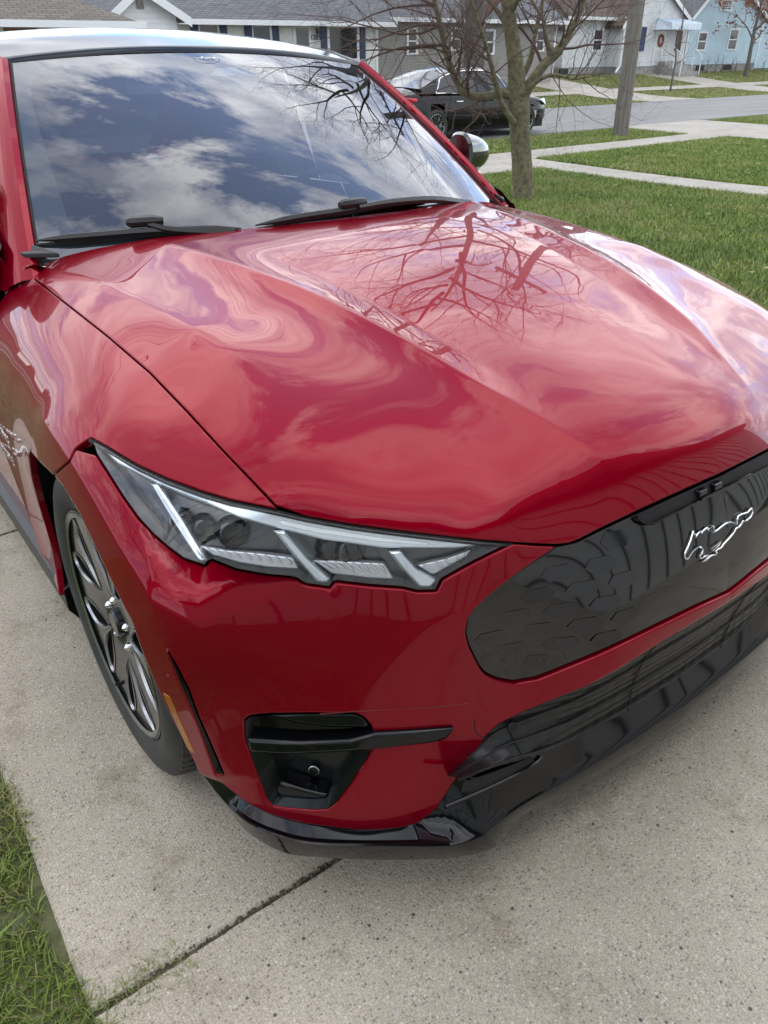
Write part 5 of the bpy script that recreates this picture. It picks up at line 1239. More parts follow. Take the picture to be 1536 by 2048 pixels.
boxo('porch_slab', sx0, sx1, Y1-.5, Y1, zb2-.3, zb2+.56, M_FOUND, hg)
for x_ in (sx0+.05, sx1-.05):
    bm = bmesh.new(); tube(bm, [(x_, Y1-.1, zb2+1.45), (x_, Y1-.5, zb2+1.45), (x_, Y1-1.5, zb2+.85)], .03, 5)
    for yy_, z0_, z1_ in ((Y1-.1, zb2+.5, zb2+1.45), (Y1-.5, zb2+.5, zb2+1.45), (Y1-1.5, zb2-.1, zb2+.85), (Y1-1.0, zb2+.2, zb2+1.15)): tube(bm, [(x_, yy_, z0_), (x_, yy_, z1_)], .025, 5)
    bm_obj('handrail', bm, M_TRIM, hg)
attach(hg)
wr = [Vector(((dr[0]+dr[1])/2+.2*math.cos(a), Y1-.10, dr[2]+(dr[3]-dr[2])*.72+.24*math.sin(a))) for a in np.linspace(0, 2*PI, 17)]
bm = bmesh.new(); tube(bm, wr, .06, 6); bm_obj('wreath', bm, noise_col(mat('red_wreath', (.4, .06, .05), .8), (.35, .04, .04), (.12, .10, .04), 12), label='red and green wreath on the white front door', cat='wreath')
# taupe house behind the trees
Y3 = 27.5; M_TAUPE = siding_mat('taupe_siding', (.26, .245, .215)); zb3 = zz(900, 150, Y3)
h3 = gable_house('taupe_house', 'taupe clapboard house half hidden behind the black sedan and bare trees', xx(752, 60, Y3), xx(1112, 60, Y3), Y3, zb3-.4, zz(830, 33, Y3), zapex=zz(830, 33, Y3)+2.1, wall_m=M_TAUPE, roof_m=M_GROOF, depth=8.5)
for r in (rect(815, 832, 58, 106, Y3), rect(966, 986, 62, 106, Y3), rect(903, 920, 58, 98, Y3), rect(1072, 1086, 62, 100, Y3)): window(h3, *r, Y3, blind=.35)
attach(h3)
# white house with navy shutters
Y4 = 26.5; M_WHITE = siding_mat('white_siding', (.74, .74, .73)); zb4 = float(gz(14, 26.5)); M_CREAM = siding_mat('cream_siding', (.68, .66, .61))
ze4 = zz(450, 33, Y4)
h4 = gable_house('white_house', 'low white house with navy shutters and a grey shingle roof', xx(352, 40, Y4), xx(754, 80, Y4), Y4, zb4, ze4, zapex=ze4+1.9, wall_m=M_CREAM, roof_m=M_GROOF, depth=8.5, over=.5)
for r in (rect(397, 435, 50, 66, Y4), rect(504, 540, 52, 82, Y4)):
    r = (r[0], r[1], r[3]-1.15, r[3]); window(h4, *r, Y4, blind=.6)
for a, b, c in ((380, 395, 47), (437, 452, 48), (488, 502, 50), (542, 556, 52)): r = rect(a, b, c, c+16, Y4); shutter(h4, (r[0], r[1], r[3]-1.3, r[3]), M_NAVY, Y4)
r = rect(592, 616, 57, 90, Y4); boxo('front_door', r[0], r[1], Y4-.05, Y4-.02, zb4+.4, r[3], mat('dark_storm_door', (.03, .04, .045), .15, 0, .5), h4); boxo('door_frame', r[0]-.12, r[1]+.12, Y4-.03, Y4-.01, zb4+.35, r[3]+.12, M_TRIM, h4)
r = rect(657, 714, 55, 118, Y4); window(h4, *r, Y4, sash=False)
shutter(h4, rect(641, 652, 53, 118, Y4), M_NAVY, Y4); shutter(h4, rect(719, 729, 55, 118, Y4), M_NAVY, Y4)
r = rect(631, 637, 57, 68, Y4); boxo('porch_lamp', r[0], r[1], Y4-.14, Y4-.03, r[2], r[3], mat('lamp_black_metal', (.02, .02, .02), .4), h4)
hn = text_mesh('house_number', '1285', .22, mat('number_black', (.02, .02, .02), .5), .01); hn.parent = h4; hn.rotation_euler = (PI/2, 0, 0); hn.location = (xx(630, 75, Y4), Y4-.05, zz(630, 75, Y4))
# front gable of the white house at its left
gx0, gx1 = xx(222, 30, Y4-1.2), xx(350, 30, Y4-1.2)
bm = bmesh.new(); xa_ = xx(275, 0, Y4-1.2); za_ = zz(275, -22, Y4-1.2); ze_g = zz(350, 30, Y4-1.2)
def cutg(z):
    if z <= ze_g: return (gx0, gx1)
    f = (z-ze_g)/(za_-ze_g); return (gx0+(xa_-gx0)*f, gx1-(gx1-xa_)*f)
clap(bm, gx0, gx1, zb4+.3, za_, Y4-1.2, .14, cutg); bm_obj('gable_wall', bm, M_WHITE, h4, recalc=False)
for s_, xe in ((-1, gx0), (1, gx1)):
    sl = (za_-ze_g)/abs(xe-xa_); xo = xe+.35*s_; zo = ze_g-.35*sl
    V = [(xo, Y4-1.55, zo), (xa_, Y4-1.55, za_), (xa_, Y4+6, za_), (xo, Y4+6, zo)]; V += [(a, b, c+.13) for a, b, c in V]
    mesh_obj('gable_roof', V, [(0, 3, 2, 1), (4, 5, 6, 7), (0, 1, 5, 4), (1, 2, 6, 5), (2, 3, 7, 6), (3, 0, 4, 7)], M_GROOF, h4)
    V = [(xo, Y4-1.58, zo-.12), (xa_, Y4-1.58, za_-.12), (xa_, Y4-1.58, za_+.13), (xo, Y4-1.58, zo+.13)]; mesh_obj('rake_board', V, [(0, 1, 2, 3)], M_TRIM, h4)
    boxo('gable_side_wall', xe-.02, xe+.02, Y4-1.2, Y4+.1, zb4, ze_g, M_WHITE, h4)
boxo('vent', xx(279, 8, Y4-1.2)-.1, xx(279, 8, Y4-1.2)+.1, Y4-1.26, Y4-1.21, zz(279, 18, Y4-1.2), zz(279, 2, Y4-1.2), M_FOUND, h4)
attach(h4)
# brick ranch at the left
Y5 = 24.0; zb5 = float(gz(5, 24)); M_BRICK = mat('orange_brick', (.3, .14, .07), .85); t = M_BRICK.node_tree; tc_ = N(t, 'ShaderNodeTexCoord'); br = N(t, 'ShaderNodeTexBrick'); mp_ = N(t, 'ShaderNodeMapping'); mp_.inputs['Rotation'].default_value = (PI/2, 0, 0)
br.inputs['Color1'].default_value = (.34, .15, .07, 1); br.inputs['Color2'].default_value = (.25, .11, .06, 1); br.inputs['Mortar'].default_value = (.30, .26, .22, 1); br.inputs['Scale'].default_value = 1.0; br.inputs['Brick Width'].default_value = .22; br.inputs['Row Height'].default_value = .075; br.inputs['Mortar Size'].default_value = .01
t.links.new(tc_.outputs['Object'], mp_.inputs[0]); t.links.new(mp_.outputs[0], br.inputs['Vector']); t.links.new(br.outputs['Color'], bsdf(M_BRICK).inputs['Base Color'])
ze5 = zz(120, 42, Y5); hx0, hx1 = -9.0, xx(232, 44, Y5)
h5 = empty('brick_house', (hx0, Y5, zb5), label='orange brick house with a worn brown shingle roof at the far left', cat='house')
boxo('wall', hx0, hx1, Y5, Y5+9, zb5-.3, ze5, M_BRICK, h5)
M_TAN = shingle_mat('worn_tan_shingles', (.12, .105, .085), (.17, .15, .125))
rz = ze5+1.9; V = [(hx0-.5, Y5-.6, ze5-.05), (hx1+.55, Y5-.6, ze5-.05), (hx1-3.6, Y5+4.2, rz), (hx0+3, Y5+4.2, rz), (hx1+.55, Y5+9.4, ze5-.05), (hx0-.5, Y5+9.4, ze5-.05)]
mesh_obj('roof', V, [(0, 1, 2, 3), (1, 4, 2), (4, 5, 3, 2), (5, 0, 3)], M_TAN, h5)
boxo('gutter', hx0-.5, hx1+.6, Y5-.72, Y5-.6, ze5-.16, ze5, M_TRIM, h5); boxo('soffit', hx0-.5, hx1+.55, Y5-.6, Y5, ze5-.14, ze5-.10, M_TRIM, h5)
for a, b in ((-30, 4), (75, 160)): 
    r = rect(a, b, 46, 60, Y5); boxo('window', r[0], r[1], Y5-.05, Y5-.01, ze5-1.4, ze5-.15, M_TRIM, h5); boxo('window_glass', r[0]+.1, r[1]-.1, Y5-.07, Y5-.05, ze5-1.3, ze5-.22, M_PANE, h5)
attach(h5)
# satellite dish on the white house
dc = wdepth(409, 8, 33); bm = bmesh.new()
vs_, fs_ = grid_surf(lambda u, v: Vector((.0, 0, 0)), [0, 1], [0, 1])
rings = []
for k in range(6):
    r = .40*k/5; rings.append([bm.verts.new((r*math.cos(a), .12*(r/.4)**2, r*1.1*math.sin(a))) for a in np.linspace(0, 2*PI, 21)[:-1]])
for a, b in zip(rings[:-1], rings[1:]):
    for j in range(20): bm.faces.new((a[j], a[(j+1) % 20], b[(j+1) % 20], b[j]))
bmesh.ops.remove_doubles(bm, verts=bm.verts, dist=1e-4)
tube(bm, [(0, .1, 0), (0, .3, -.3), (0, .3, -1.5)], .04, 6)
dish = bm_obj('satellite_dish', bm, mat('dish_grey', (.25, .25, .26), .5), smooth=True, label='grey satellite dish on a mast between the two left roofs', cat='satellite dish'); dish.location = dc; dish.rotation_euler = (0, 0, R(25))
# the home behind the camera: seen only in the paint
hh_ = empty('home', (0, -1.8, 0), label='pale sided home with a low dark roof behind the photographer', cat='house')
z0 = float(gz(0, -1.8)); M_HOME = siding_mat('pale_home_siding', (.58, .57, .54))
bm = bmesh.new(); box(bm, -5, 7.5, -1.90, -1.75, z0-.1, z0+3.15); bm_obj('wall', bm, M_HOME, hh_)
for i in range(40): boxo('batten', -5+i*.31, -4.975+i*.31, -1.75, -1.73, z0, z0+3.15, mat('batten_grey', (.10, .10, .10), .7) if i == 0 else bpy.data.materials['batten_grey'], hh_)
M_HROOF = shingle_mat('dark_home_shingles', (.05, .048, .046), (.07, .068, .065))
V = [(-5.6, -1.40, z0+3.10), (8, -1.40, z0+3.10), (8, -6.8, z0+5.3), (-5.6, -6.8, z0+5.3)]; V += [(a, b, c+.15) for a, b, c in V]
mesh_obj('roof', V, [(0, 3, 2, 1), (4, 5, 6, 7), (0, 1, 5, 4), (1, 2, 6, 5), (2, 3, 7, 6), (3, 0, 4, 7)], M_HROOF, hh_)
V = [(.2, -1.38, z0+3.15), (2.0, -1.38, z0+4.5), (3.8, -1.38, z0+3.15)]; V += [(a, -7, c) for a, b, c in V]
mesh_obj('porch_gable', V, [(0, 1, 2), (0, 3, 4, 1), (1, 4, 5, 2), (0, 2, 5, 3)], M_HROOF, hh_)
attach(hh_)
# ------------------------------------------------------------------ trees
def bark(name, a, b, s=9): return noise_col(mat(name, a, .9), a, b, s, 6, .7, .35, .65, bump=.6, bscale=40, dist=.02)
M_BARK = bark('lichen_bark', (.075, .062, .050), (.21, .19, .095), 16); M_BARK2 = bark('grey_bark', (.085, .075, .065), (.16, .145, .125)); M_TWIG = mat('twig_brown', (.10, .06, .05), .85); M_TWIG2 = mat('twig_red_brown', (.16, .085, .07), .85)
class Twigs:
    def __init__(s): s.V = []; s.F = []
    def seg(s, P, r, n=4):
        base = len(s.V); P = [Vector(p) for p in P]
        for i, p in enumerate(P):
            d = (P[min(i+1, len(P)-1)]-P[max(i-1, 0)]).normalized(); a = d.cross(Vector((.31, .17, .93))).normalized(); b = a.cross(d)
            for j in range(n): s.V.append(p+(a*math.cos(2*PI*j/n)+b*math.sin(2*PI*j/n))*r[i])
        for i in range(len(P)-1):
            for j in range(n): s.F.append((base+i*n+j, base+i*n+(j+1) % n, base+(i+1)*n+(j+1) % n, base+(i+1)*n+j))
    def grow(s, p, d, L, r, lvl, rnd, up=.12, spread=.9, kids=4, ntw=None, droop=0.):
        k = 5 if lvl > 1 else 4; P = [p]; q = Vector(p); dd = Vector(d).normalized(); st = L/k
        for i in range(k):
            dd = (dd+Vector((rnd.gauss(0, .17), rnd.gauss(0, .17), rnd.gauss(0, .15)+up-droop))).normalized(); q = q+dd*st; P.append(q.copy())
        s.seg(P, [r*(1-.72*i/k) for i in range(k+1)], 6 if r > .03 else (4 if r > .008 else 3))
        if lvl <= 0: return
        nk = kids+rnd.randint(-1, 1)
        for i in range(nk):
            f = .25+.75*(i+rnd.random())/nk; j = min(int(f*k), k-1); pp = P[j].lerp(P[j+1], f*k-j) if j+1 < len(P) else P[-1]
            ax = (P[min(j+1, k)]-P[j]).normalized(); pr = ax.cross(Vector((rnd.gauss(0, 1), rnd.gauss(0, 1), rnd.gauss(0, 1)))).normalized()
            nd = (ax*(1-spread*.45)+pr*spread*rnd.uniform(.6, 1)).normalized()
            s.grow(pp, nd, L*rnd.uniform(.45, .75), r*(1-.65*f)*rnd.uniform(.5, .7), lvl-1, rnd, up, spread, kids)
        s.grow(P[-1], dd, L*.6, r*.3, lvl-1, rnd, up, spread, kids)
def trunk_mesh(bm, P, rads, n=14, wob=.06, rnd=None):
    P = spline(P, 5); rr_ = np.interp(np.linspace(0, 1, len(P)), np.linspace(0, 1, len(rads)), rads)
    tube(bm, P, [float(r*(1+(rnd.uniform(-wob, wob) if rnd else 0))) for r in rr_], n)
# the small bare tree on the lawn
base = onground(1046, 396); D0 = math.hypot(base[0]-CW[0], base[1]-CW[1])
def wp(px, py, dd=0.): return Vector(wdepth(px, py, D0+dd))
rnd = random.Random(5)
tr = empty('bare_tree', tuple(base), label='small bare tree with lichened trunk on the lawn before the black sedan', cat='tree')
bm = bmesh.new()
trunk_mesh(bm, [tuple(base+np.array([0, 0, -.1])), tuple(wp(1046, 385)), tuple(wp(1044, 330)), tuple(wp(1040, 270)), tuple(wp(1037, 215)), tuple(wp(1034, 180)), tuple(wp(1030, 120)), tuple(wp(1022, 60)), tuple(wp(1014, 0)), tuple(wp(1002, -90)), tuple(base+np.array([-.35, -.1, 4.6])), tuple(base+np.array([-.25, -.2, 6.0])), tuple(base+np.array([-.3, -.1, 7.4]))], [.175, .15, .140, .138, .150, .125, .10, .088, .078, .068, .055, .04, .015], 16, .03, rnd)
limbs = [([(1030, 195), (1005, 186), (965, 194), (930, 186), (908, 150), (892, 105), (880, 50), (868, 0), (845, -90), (840, -200)], .07, .0, -.5), ([(1042, 205), (1062, 165), (1092, 125), (1118, 98), (1145, 55), (1165, 10), (1180, -60), (1200, -170)], .078, .0, .4),
         ([(1028, 245), (1005, 210), (990, 160), (975, 100), (955, 40), (930, -40), (900, -140)], .045, -.2, -.9), ([(1045, 190), (1078, 160), (1110, 150), (1150, 158), (1190, 150)], .035, -.1, -.3), ([(1035, 170), (1060, 120), (1072, 60), (1085, 0), (1110, -110)], .05, .2, .8), ([(1110, 108), (1092, 80), (1086, 40), (1060, -10), (1050, -90)], .04, .1, .5),
         ([(1020, 60), (985, 10), (940, -30), (880, -60)], .04, .2, .6), ([(1018, 30), (1060, -40), (1120, -110)], .04, 0, -.7)]
tw = Twigs()
for px, r0, d0, d1 in limbs:
    P = [wp(a, b, d0+(d1-d0)*i/(len(px)-1)) for i, (a, b) in enumerate(px)]
    Ps = spline([tuple(p) for p in P], 5); rads = [r0*(1-.82*i/(len(Ps)-1)) for i in range(len(Ps))]
    tube(bm, Ps, rads, 10)
    for i in range(9 if r0 > .034 else 7, len(Ps)-1, 2):
        dirn = Vector(Ps[i+1]-Ps[i]).normalized()
        for _ in range(2 if rnd.random() < .6 else 1):
            pr = dirn.cross(Vector((rnd.gauss(0, 1), rnd.gauss(0, 1), rnd.gauss(0, .6)))).normalized()
            tw.grow(Vector(Ps[i]), (dirn*.5+pr*.9), rnd.uniform(.5, 1.15)*(1.25-.4*i/len(Ps)), max(rads[i]*.35, .008), 3, rnd, .10, .95, 4)
bm_obj('trunk', bm, M_BARK, tr, smooth=True)
# overhanging twigs to the left of the crown
for px, py in ((890, 90), (880, 50), (870, 10)):
    for k in range(2): tw.grow(wp(px, py, -.4), wp(px-260, py-10+rnd.uniform(-40, 60), -.6)-wp(px, py, -.4), rnd.uniform(1.2, 1.8), .018, 3, rnd, .0, .8, 4)
# high crown reflected in the hood and the glass
for k in range(15):
    p = Vector(base)+Vector((-.3, -.1, 3.6+.25*k)); a = k*2.4; tw.grow(p, Vector((math.cos(a), math.sin(a), .55)), 2.7-.08*k, .044, 4, rnd, .06, .75, 4)
mesh_obj('crown', tw.V, tw.F, M_TWIG, tr)
for c in tr.children: c.matrix_parent_inverse = Matrix.Translation([-v for v in tr.location])
print('crown faces', len(tw.F))
def free_tree(name, label, x, y, H, r, crown_r, seed, m=M_BARK2, mt=M_TWIG2, lvl=3, first=.35, kids=4, leafm=None, group=None, nb=9, cat='tree'):
    z = float(gz(x, y)); rnd = random.Random(seed); t_ = empty(name, (x, y, z), label=label, cat=cat, group=group)
    bm = bmesh.new(); P = [(rnd.gauss(0, .03)*i*H/8, rnd.gauss(0, .03)*i*H/8, -.1+H*i/6) for i in range(7)]
    Ps = spline(P, 4); rads = [r*(1.15 if i == 0 else 1)*(1-.9*(i/(len(Ps)-1))**1.1)+.005 for i in range(len(Ps))]; tube(bm, Ps, rads, 12); bm_obj('trunk', bm, m, t_, smooth=True)
    w = Twigs()
    for k in range(nb):
        f = first+(.97-first)*k/(nb-1); i = int(f*(len(Ps)-1)); a = k*2.4+rnd.uniform(-.4, .4); L = crown_r*(1.15-.6*(f-first)/(1-first))
        w.grow(Vector(Ps[i]), Vector((math.cos(a), math.sin(a), .45+.5*f)), L*.8, rads[i]*.55, lvl, rnd, .05, .85, kids)
    mesh_obj('crown', w.V, w.F, mt, t_)
    if leafm:
        V = []; F = []
        for i in range(0, len(w.V), 3):
            if rnd.random() < .35:
                p = w.V[i]; k = len(V); s = .06
                for u in range(3): V.append((p.x+rnd.gauss(0, s), p.y+rnd.gauss(0, s), p.z+rnd.gauss(0, s)))
                F.append((k, k+1, k+2))
        mesh_obj('leaves', V, F, leafm, t_, kind='stuff')
    return t_
p = atw(948, 60, 22.6); free_tree('street_tree', 'thick dark bare tree rising behind the parked black sedan', p[0], 22.6, 13, .42, 5.0, 11, lvl=4, first=.24, nb=12, mt=M_TWIG2)
p = onground(1340, 184); free_tree('sapling', 'thin bare sapling on the strip of grass across the street', p[0], p[1], 3.9, .045, 1.0, 12, lvl=2, first=.3, kids=3)
p = onground(1500, 152); free_tree('leafy_tree', 'small tree holding brown dead leaves before the light blue house', p[0]-.5, p[1], 5.0, .12, 2.2, 13, lvl=3, first=.3, leafm=mat('dead_leaf', (.22, .10, .06), .8))
free_tree('lilac_bush', 'bare brown bush at the right corner of the light blue house', xx(1525, 120), 27.6, 2.0, .05, 1.1, 14, lvl=3, first=.05, nb=12, cat='bush')
free_tree('backyard_tree', 'tall bare tree rising between the grey and the light blue house', xx(1360, 10, 38), 38, 11, .3, 4.5, 15, lvl=3, group=None)
free_tree('backyard_tree', 'tall bare tree behind the white house, left of the dish', 7, 40, 9.5, .3, 5, 16, lvl=3)
free_tree('backyard_tree', 'broad bare tree behind the roof of the taupe house', 27, 41, 11, .35, 5.5, 17, lvl=3, first=.3)
free_tree('backyard_tree', 'bare tree behind the roof of the pale grey house', 34, 42, 11, .35, 5.5, 19, lvl=3, first=.3)
free_tree('side_yard_tree', 'bare tree in the side yard, mirrored in the red fender', -7.5, 1.0, 8.5, .2, 3.5, 18, lvl=3, first=.25, mt=M_TWIG)
for i in range(9):
    px = 1385+i*15; x_ = xx(px, 135); free_tree('garden_shrub', 'low brown dormant shrub by the light blue house, %s from its left corner' % ('first', 'second', 'third', 'fourth', 'fifth', 'sixth', 'seventh', 'eighth', 'ninth')[i], x_, 28.5+.2*math.sin(i*3), .75+.25*math.sin(i*7), .02, .4, 30+i, lvl=2, first=.05, nb=7, cat='shrub', group='dormant shrubs along the light blue house')
free_tree('garden_shrub', 'dry brown shrub beside the front steps of the pale grey house', xx(1296, 140), 28.3, .8, .02, .5, 50, lvl=3, first=.05, nb=9, cat='shrub')
# far, tangled treeline beyond the houses
tl = Twigs(); rnd = random.Random(77)
for i in range(90):
    x_ = -60+i*2.6+rnd.uniform(-1, 1); y_ = 62+rnd.uniform(-4, 4); h_ = rnd.uniform(3.5, 7)
    tl.seg([(x_, y_, .2), (x_+rnd.gauss(0, .4), y_, .8+h_*.6)], [.2, .1], 4)
    for k in range(5): tl.grow(Vector((x_, y_, .8+h_*rnd.uniform(.15, .6))), Vector((rnd.gauss(0, 1), rnd.gauss(0, .5), .8)), h_*.5, .07, 2, rnd, .08, .8, 5)
mesh_obj('far_treeline', tl.V, tl.F, M_TWIG2, kind='stuff')
# utility pole
b0 = onground(1240, 271); Dp = math.hypot(b0[0]-CW[0], b0[1]-CW[1]); top_ = wdepth(1275, 0, Dp); dv = (top_-b0)/(top_[2]-b0[2])
M_POLE = noise_col(mat('weathered_pole_wood', (.16, .14, .12), .9), (.10, .085, .075), (.25, .225, .195), 3, 7, .7, .3, .7, stretch=(9, 9, .5), bump=.7, bscale=9, dist=.02)
bm = bmesh.new(); tube(bm, [tuple(b0+dv*h_) for h_ in (-.2, 0, 1, 2.5, 4.5, 7, 9, 11)], [.185, .183, .178, .172, .165, .155, .148, .14], 24)
up = empty('utility_pole', label='weathered wooden utility pole on the verge by the sidewalk', cat='pole')
bm_obj('shaft', bm, M_POLE, up, smooth=True)
pt = b0+dv*10.3
boxo('crossarm', pt[0]-.06, pt[0]+.06, pt[1]-1.2, pt[1]+1.2, pt[2]-.06, pt[2]+.06, M_POLE, up)
for dy in (-1.1, -.5, .5, 1.1):
    bm = bmesh.new(); tube(bm, [(pt[0], pt[1]+dy, pt[2]+.06), (pt[0], pt[1]+dy, pt[2]+.2)], .04, 8); bm_obj('insulator', bm, M_SATIN, up)
for k_, dy in enumerate((-1.1, -.5, .5, 1.1)):
    bm = bmesh.new(); tube(bm, [(pt[0]-60+12*i, pt[1]+dy, pt[2]+.2-.9*math.sin(PI*((i/5) % 1)) ) for i in range(11)], .012, 4)
    bm_obj('power_line', bm, M_DARK, label='power line strung along the street from the pole, %s' % ('outermost towards the driveway', 'second from the driveway', 'second from the road', 'outermost towards the road')[k_], cat='power line', group='power lines on the pole')
# ------------------------------------------------------------------ parked black sedan
M_SBLK = mat('sedan_black_paint', (.004, .005, .006), .12, 0, 0, .02, 1.42)
sedan = empty('parked_sedan', label='black four-door sedan with chrome window trim parked on the street', cat='car')
SL = 4.87; bot = .20
# stations along the car: x from rear (0) to front
def prof(x, tab): return float(np.interp(x, [a for a, _ in tab], [b for _, b in tab]))
SH = [(0, .86), (.08, .95), (.5, .97), (1.2, .965), (2.4, .93), (3.3, .90), (3.6, .875), (4.2, .80), (4.6, .72), (4.8, .62), (4.87, .52)]   # shoulder height
HW = [(0, .66), (.15, .80), (.6, .90), (1.2, .92), (2.4, .925), (3.6, .92), (4.3, .87), (4.65, .74), (4.82, .55), (4.87, .42)]      # half width
DK = [(0, .93), (.1, 1.02), (.55, 1.08), (.9, 1.10), (3.4, 1.00), (3.6, .97), (4.2, .88), (4.6, .77), (4.8, .64), (4.87, .54)]      # deck / hood centre height
xs_ = np.r_[0, .02, .06, .12, np.linspace(.2, 4.6, 45), 4.68, 4.75, 4.80, 4.84, 4.86, 4.87]
V = []; ns = 15
for x_ in xs_:
    hw = prof(x_, HW); sh = prof(x_, SH); dk = prof(x_, DK); lo = bot+.10*max(0, (x_-4.4)/.47)+.12*max(0, (.4-x_)/.4)
    sec = [(hw*.90, lo), (hw*.97, lo+.06), (hw*.995, .36), (hw*1.0, .52), (hw*.985, sh*.80), (hw*.975, sh*.90), (hw*.955, sh*.955), (hw*.92, sh), (hw*.80, sh+(dk-sh)*.35), (hw*.55, sh+(dk-sh)*.75), (hw*.28, dk-.005), (0, dk)]
    V.append(sec)
def sed_side(s, sel):
    vs = []; fs = []; n = len(V[0])
    for i, x_ in enumerate(xs_):
        for (w, z) in V[i]: vs.append((x_, w*s, z))
    for i in range(len(xs_)-1):
        for k in range(n-1):
            xm = (xs_[i]+xs_[i+1])/2; zm = (V[i][k][1]+V[i][k+1][1])/2
            if any(math.hypot(xm-c, zm-.335) < .365 for c in (.98, 3.83)) and k < 5: continue
            f = (i*n+k, (i+1)*n+k, (i+1)*n+k+1, i*n+k+1); fs.append(f if s < 0 else f[::-1])
    return vs, fs
bmx = bmesh.new()
for s in (1, -1):
    vs, fs = sed_side(s, 0); vv = [bmx.verts.new(p) for p in vs]
    for f in fs:
        try: bmx.faces.new([vv[i] for i in f])
        except ValueError: pass
bmesh.ops.remove_doubles(bmx, verts=bmx.verts, dist=.001)
bm_obj('body', bmx, M_SBLK, sedan, smooth=True)
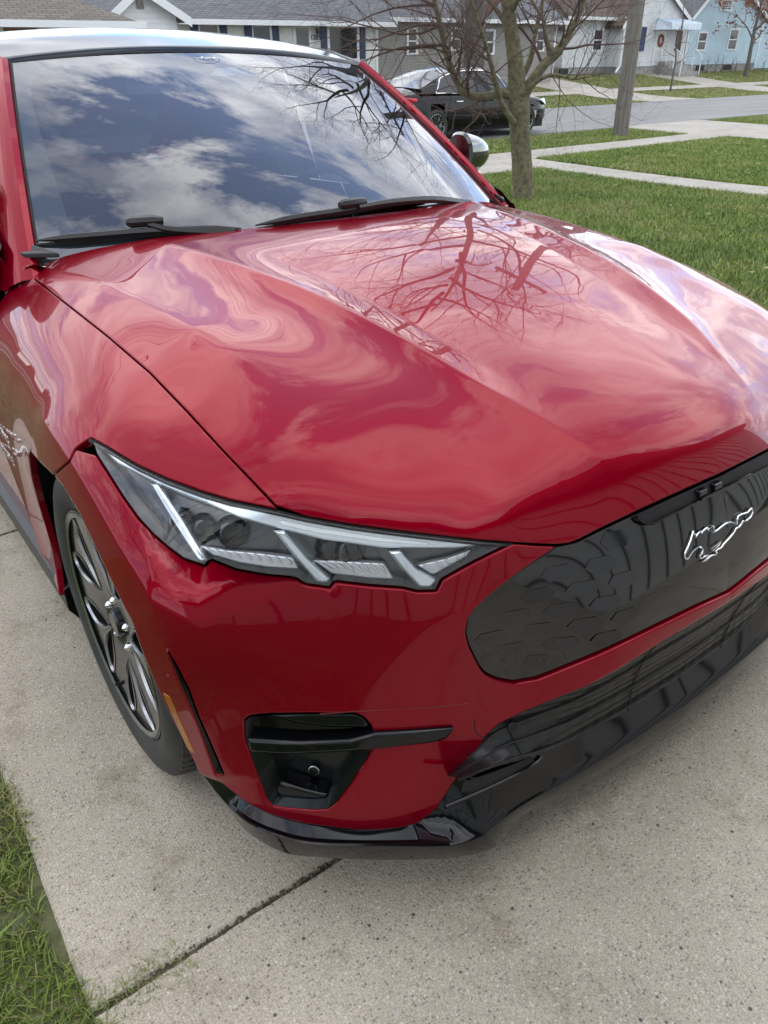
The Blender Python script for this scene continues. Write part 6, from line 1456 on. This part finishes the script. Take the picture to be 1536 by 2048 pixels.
# greenhouse
GH = [(.55, 1.09), (.95, 1.24), (1.45, 1.40), (1.9, 1.465), (2.3, 1.475), (2.6, 1.455), (2.9, 1.38), (3.25, 1.19), (3.55, 1.00)]
gx_ = np.linspace(.55, 3.55, 31)
both_gh = []
def gh(s):
    vs = []; fs = []; n = 7
    for x_ in gx_:
        zt = prof(x_, GH); sh = prof(x_, SH)+.005; k = (zt-sh)/.5; k = max(k, .02)
        wt = .90-.33*min(k, 1.)*1.0; 
        for w, z in ((.895, sh), (.895-.12*min(k, 1), sh+(zt-sh)*.45), (.90-.25*min(k, 1), sh+(zt-sh)*.84), (.90-.30*min(k, 1), sh+(zt-sh)*.93), (.88-.38*min(k, 1), zt-.02), (.35, zt-.004), (0, zt)): vs.append((x_, w*s, z))
    return vs, n
for s in (1, -1):
    vs, n = gh(s); parts_ = {}
    for i in range(len(gx_)-1):
        for k in range(n-1):
            f = (i*n+k, (i+1)*n+k, (i+1)*n+k+1, i*n+k+1); f = f if s < 0 else f[::-1]; xm = (gx_[i]+gx_[i+1])/2
            if k < 2: (('fw' if xm > 2.2 else 'rw') if (1.0 < xm < 3.12 and not (2.13 < xm < 2.22)) else 'pill')
            key_ = (('fw' if xm > 2.2 else 'rw') if (1.0 < xm < 3.12 and not (2.13 < xm < 2.22)) else 'pill') if k < 2 else ('pill' if k < 4 else ('roof' if 1.55 < xm < 2.75 else ('ws' if xm > 2.5 else 'bw')))
            parts_.setdefault(key_, []).append(f)
    for k_, nm_ in (('fw', 'side_window'), ('rw', 'side_window')): mesh_obj(nm_, vs, parts_[k_], M_PANE, sedan, smooth=True)
    both_gh.append((vs, parts_))
    # chrome surround
    low = [(x_, (.902)*s, prof(x_, SH)+.012) for x_ in np.linspace(.92, 3.2, 14)]
    up = []
    for x_ in np.linspace(.92, 3.2, 20):
        zt = prof(x_, GH); sh = prof(x_, SH); k = min(max((zt-sh)/.5, .02), 1); f_ = min(1, (x_-.92)/.25)*min(1, (3.2-x_)/.2); up.append((x_, (.905-.25*k*f_)*s, sh+.012+(zt-sh)*.84*f_))
    bm = bmesh.new(); tube(bm, low, .010, 5); tube(bm, up, .014, 5); bm_obj('window_trim', bm, M_CHROME, sedan, smooth=True)
    for xh in (1.62, 2.75): bm = bmesh.new(); tube(bm, [(xh-.1, .935*s, .80), (xh-.07, .955*s, .80), (xh+.07, .955*s, .80), (xh+.1, .935*s, .80)], .014, 6); bm_obj('door_handle', bm, M_CHROME, sedan)
    for xd in (1.30, 2.18, 3.22): bm = bmesh.new(); tube(bm, [(xd+(.1 if xd == 1.3 else 0), .925*s*.985, .94), (xd, .93*s, .6), (xd+.02, .925*s, .3)], .005, 4); bm_obj('door_seam', bm, M_DARK, sedan)
    bm = bmesh.new(); tube(bm, [(1.0, .93*s, .52), (2.4, .937*s, .50), (3.5, .93*s, .52)], .008, 4); bm_obj('side_crease', bm, M_SBLK, sedan)
    bm = bmesh.new(); tube(bm, [(3.05, .93*s, .97), (3.02, 1.02*s, 1.0), (3.0, 1.06*s, 1.0)], [.03, .075, .05], 10); bm_obj('door_mirror', bm, M_SBLK, sedan, smooth=True)
    # lamps
    vs_l = [(0.03, .70*s, .80), (.07, .79*s, .93), (.42, .895*s, .90), (.40, .905*s, .84), (.12, .83*s, .78)]
    bm = bmesh.new(); vv = [bm.verts.new((a-.01, b*1.012, c)) for a, b, c in vs_l]; bm.faces.new(vv if s > 0 else vv[::-1]); bm_obj('tail_light', bm, mat('tail_red', (.5, .01, .02), .2, 0, .8), sedan)
    bm = bmesh.new(); vv = [bm.verts.new(p) for p in ((4.78, .55*s, .70), (4.80, .58*s, .60), (4.50, .82*s, .64), (4.25, .885*s, .76), (4.45, .81*s, .78))]; 
    bmesh.ops.translate(bm, verts=bm.verts, vec=(.03, .02*s, 0)); bm.faces.new(vv); bm_obj('headlight', bm, mat('sedan_lamp', (.7, .72, .74), .1, .5, 1), sedan)
for keys_, nm_, mm_ in ((('ws',), 'windshield', M_PANE), (('bw',), 'rear_window', M_PANE), (('roof', 'pill'), 'roof', M_SBLK)):
    bm = bmesh.new()
    for vs, pp in both_gh:
        vv = [bm.verts.new(p) for p in vs]
        for k_ in keys_:
            for f in pp.get(k_, []): bm.faces.new([vv[i] for i in f])
    bmesh.ops.delete(bm, geom=[v for v in bm.verts if not v.link_faces], context='VERTS'); bmesh.ops.remove_doubles(bm, verts=bm.verts, dist=.001)
    bm_obj(nm_, bm, mm_, sedan, smooth=True)
sw_ = make_wheel(.335, .238, .225)
sw_.parent = sedan
for i, (x_, s) in enumerate(((.98, -1), (3.83, -1), (.98, 1), (3.83, 1))):
    c = sw_ if i == 0 else copy_tree(sw_, sedan); c.location = (x_, .80*s, .335); c.rotation_euler = (R(20+30*i), 0, PI/2 if s < 0 else -PI/2)
for c in (.98, 3.83):
    boxo('arch_liner', c-.37, c+.37, -.60, .60, .25, .72, M_DARK, sedan)
boxo('underbody', .3, 4.5, -.82, .82, .16, .34, M_DARK, sedan)
boxo('plate', -.012, .0, -.26, .26, .62, .76, M_TRIM, sedan)
sedan.location = (10.15, 15.05, float(gz(12, 15))); sedan.rotation_euler = (0, 0, 0)
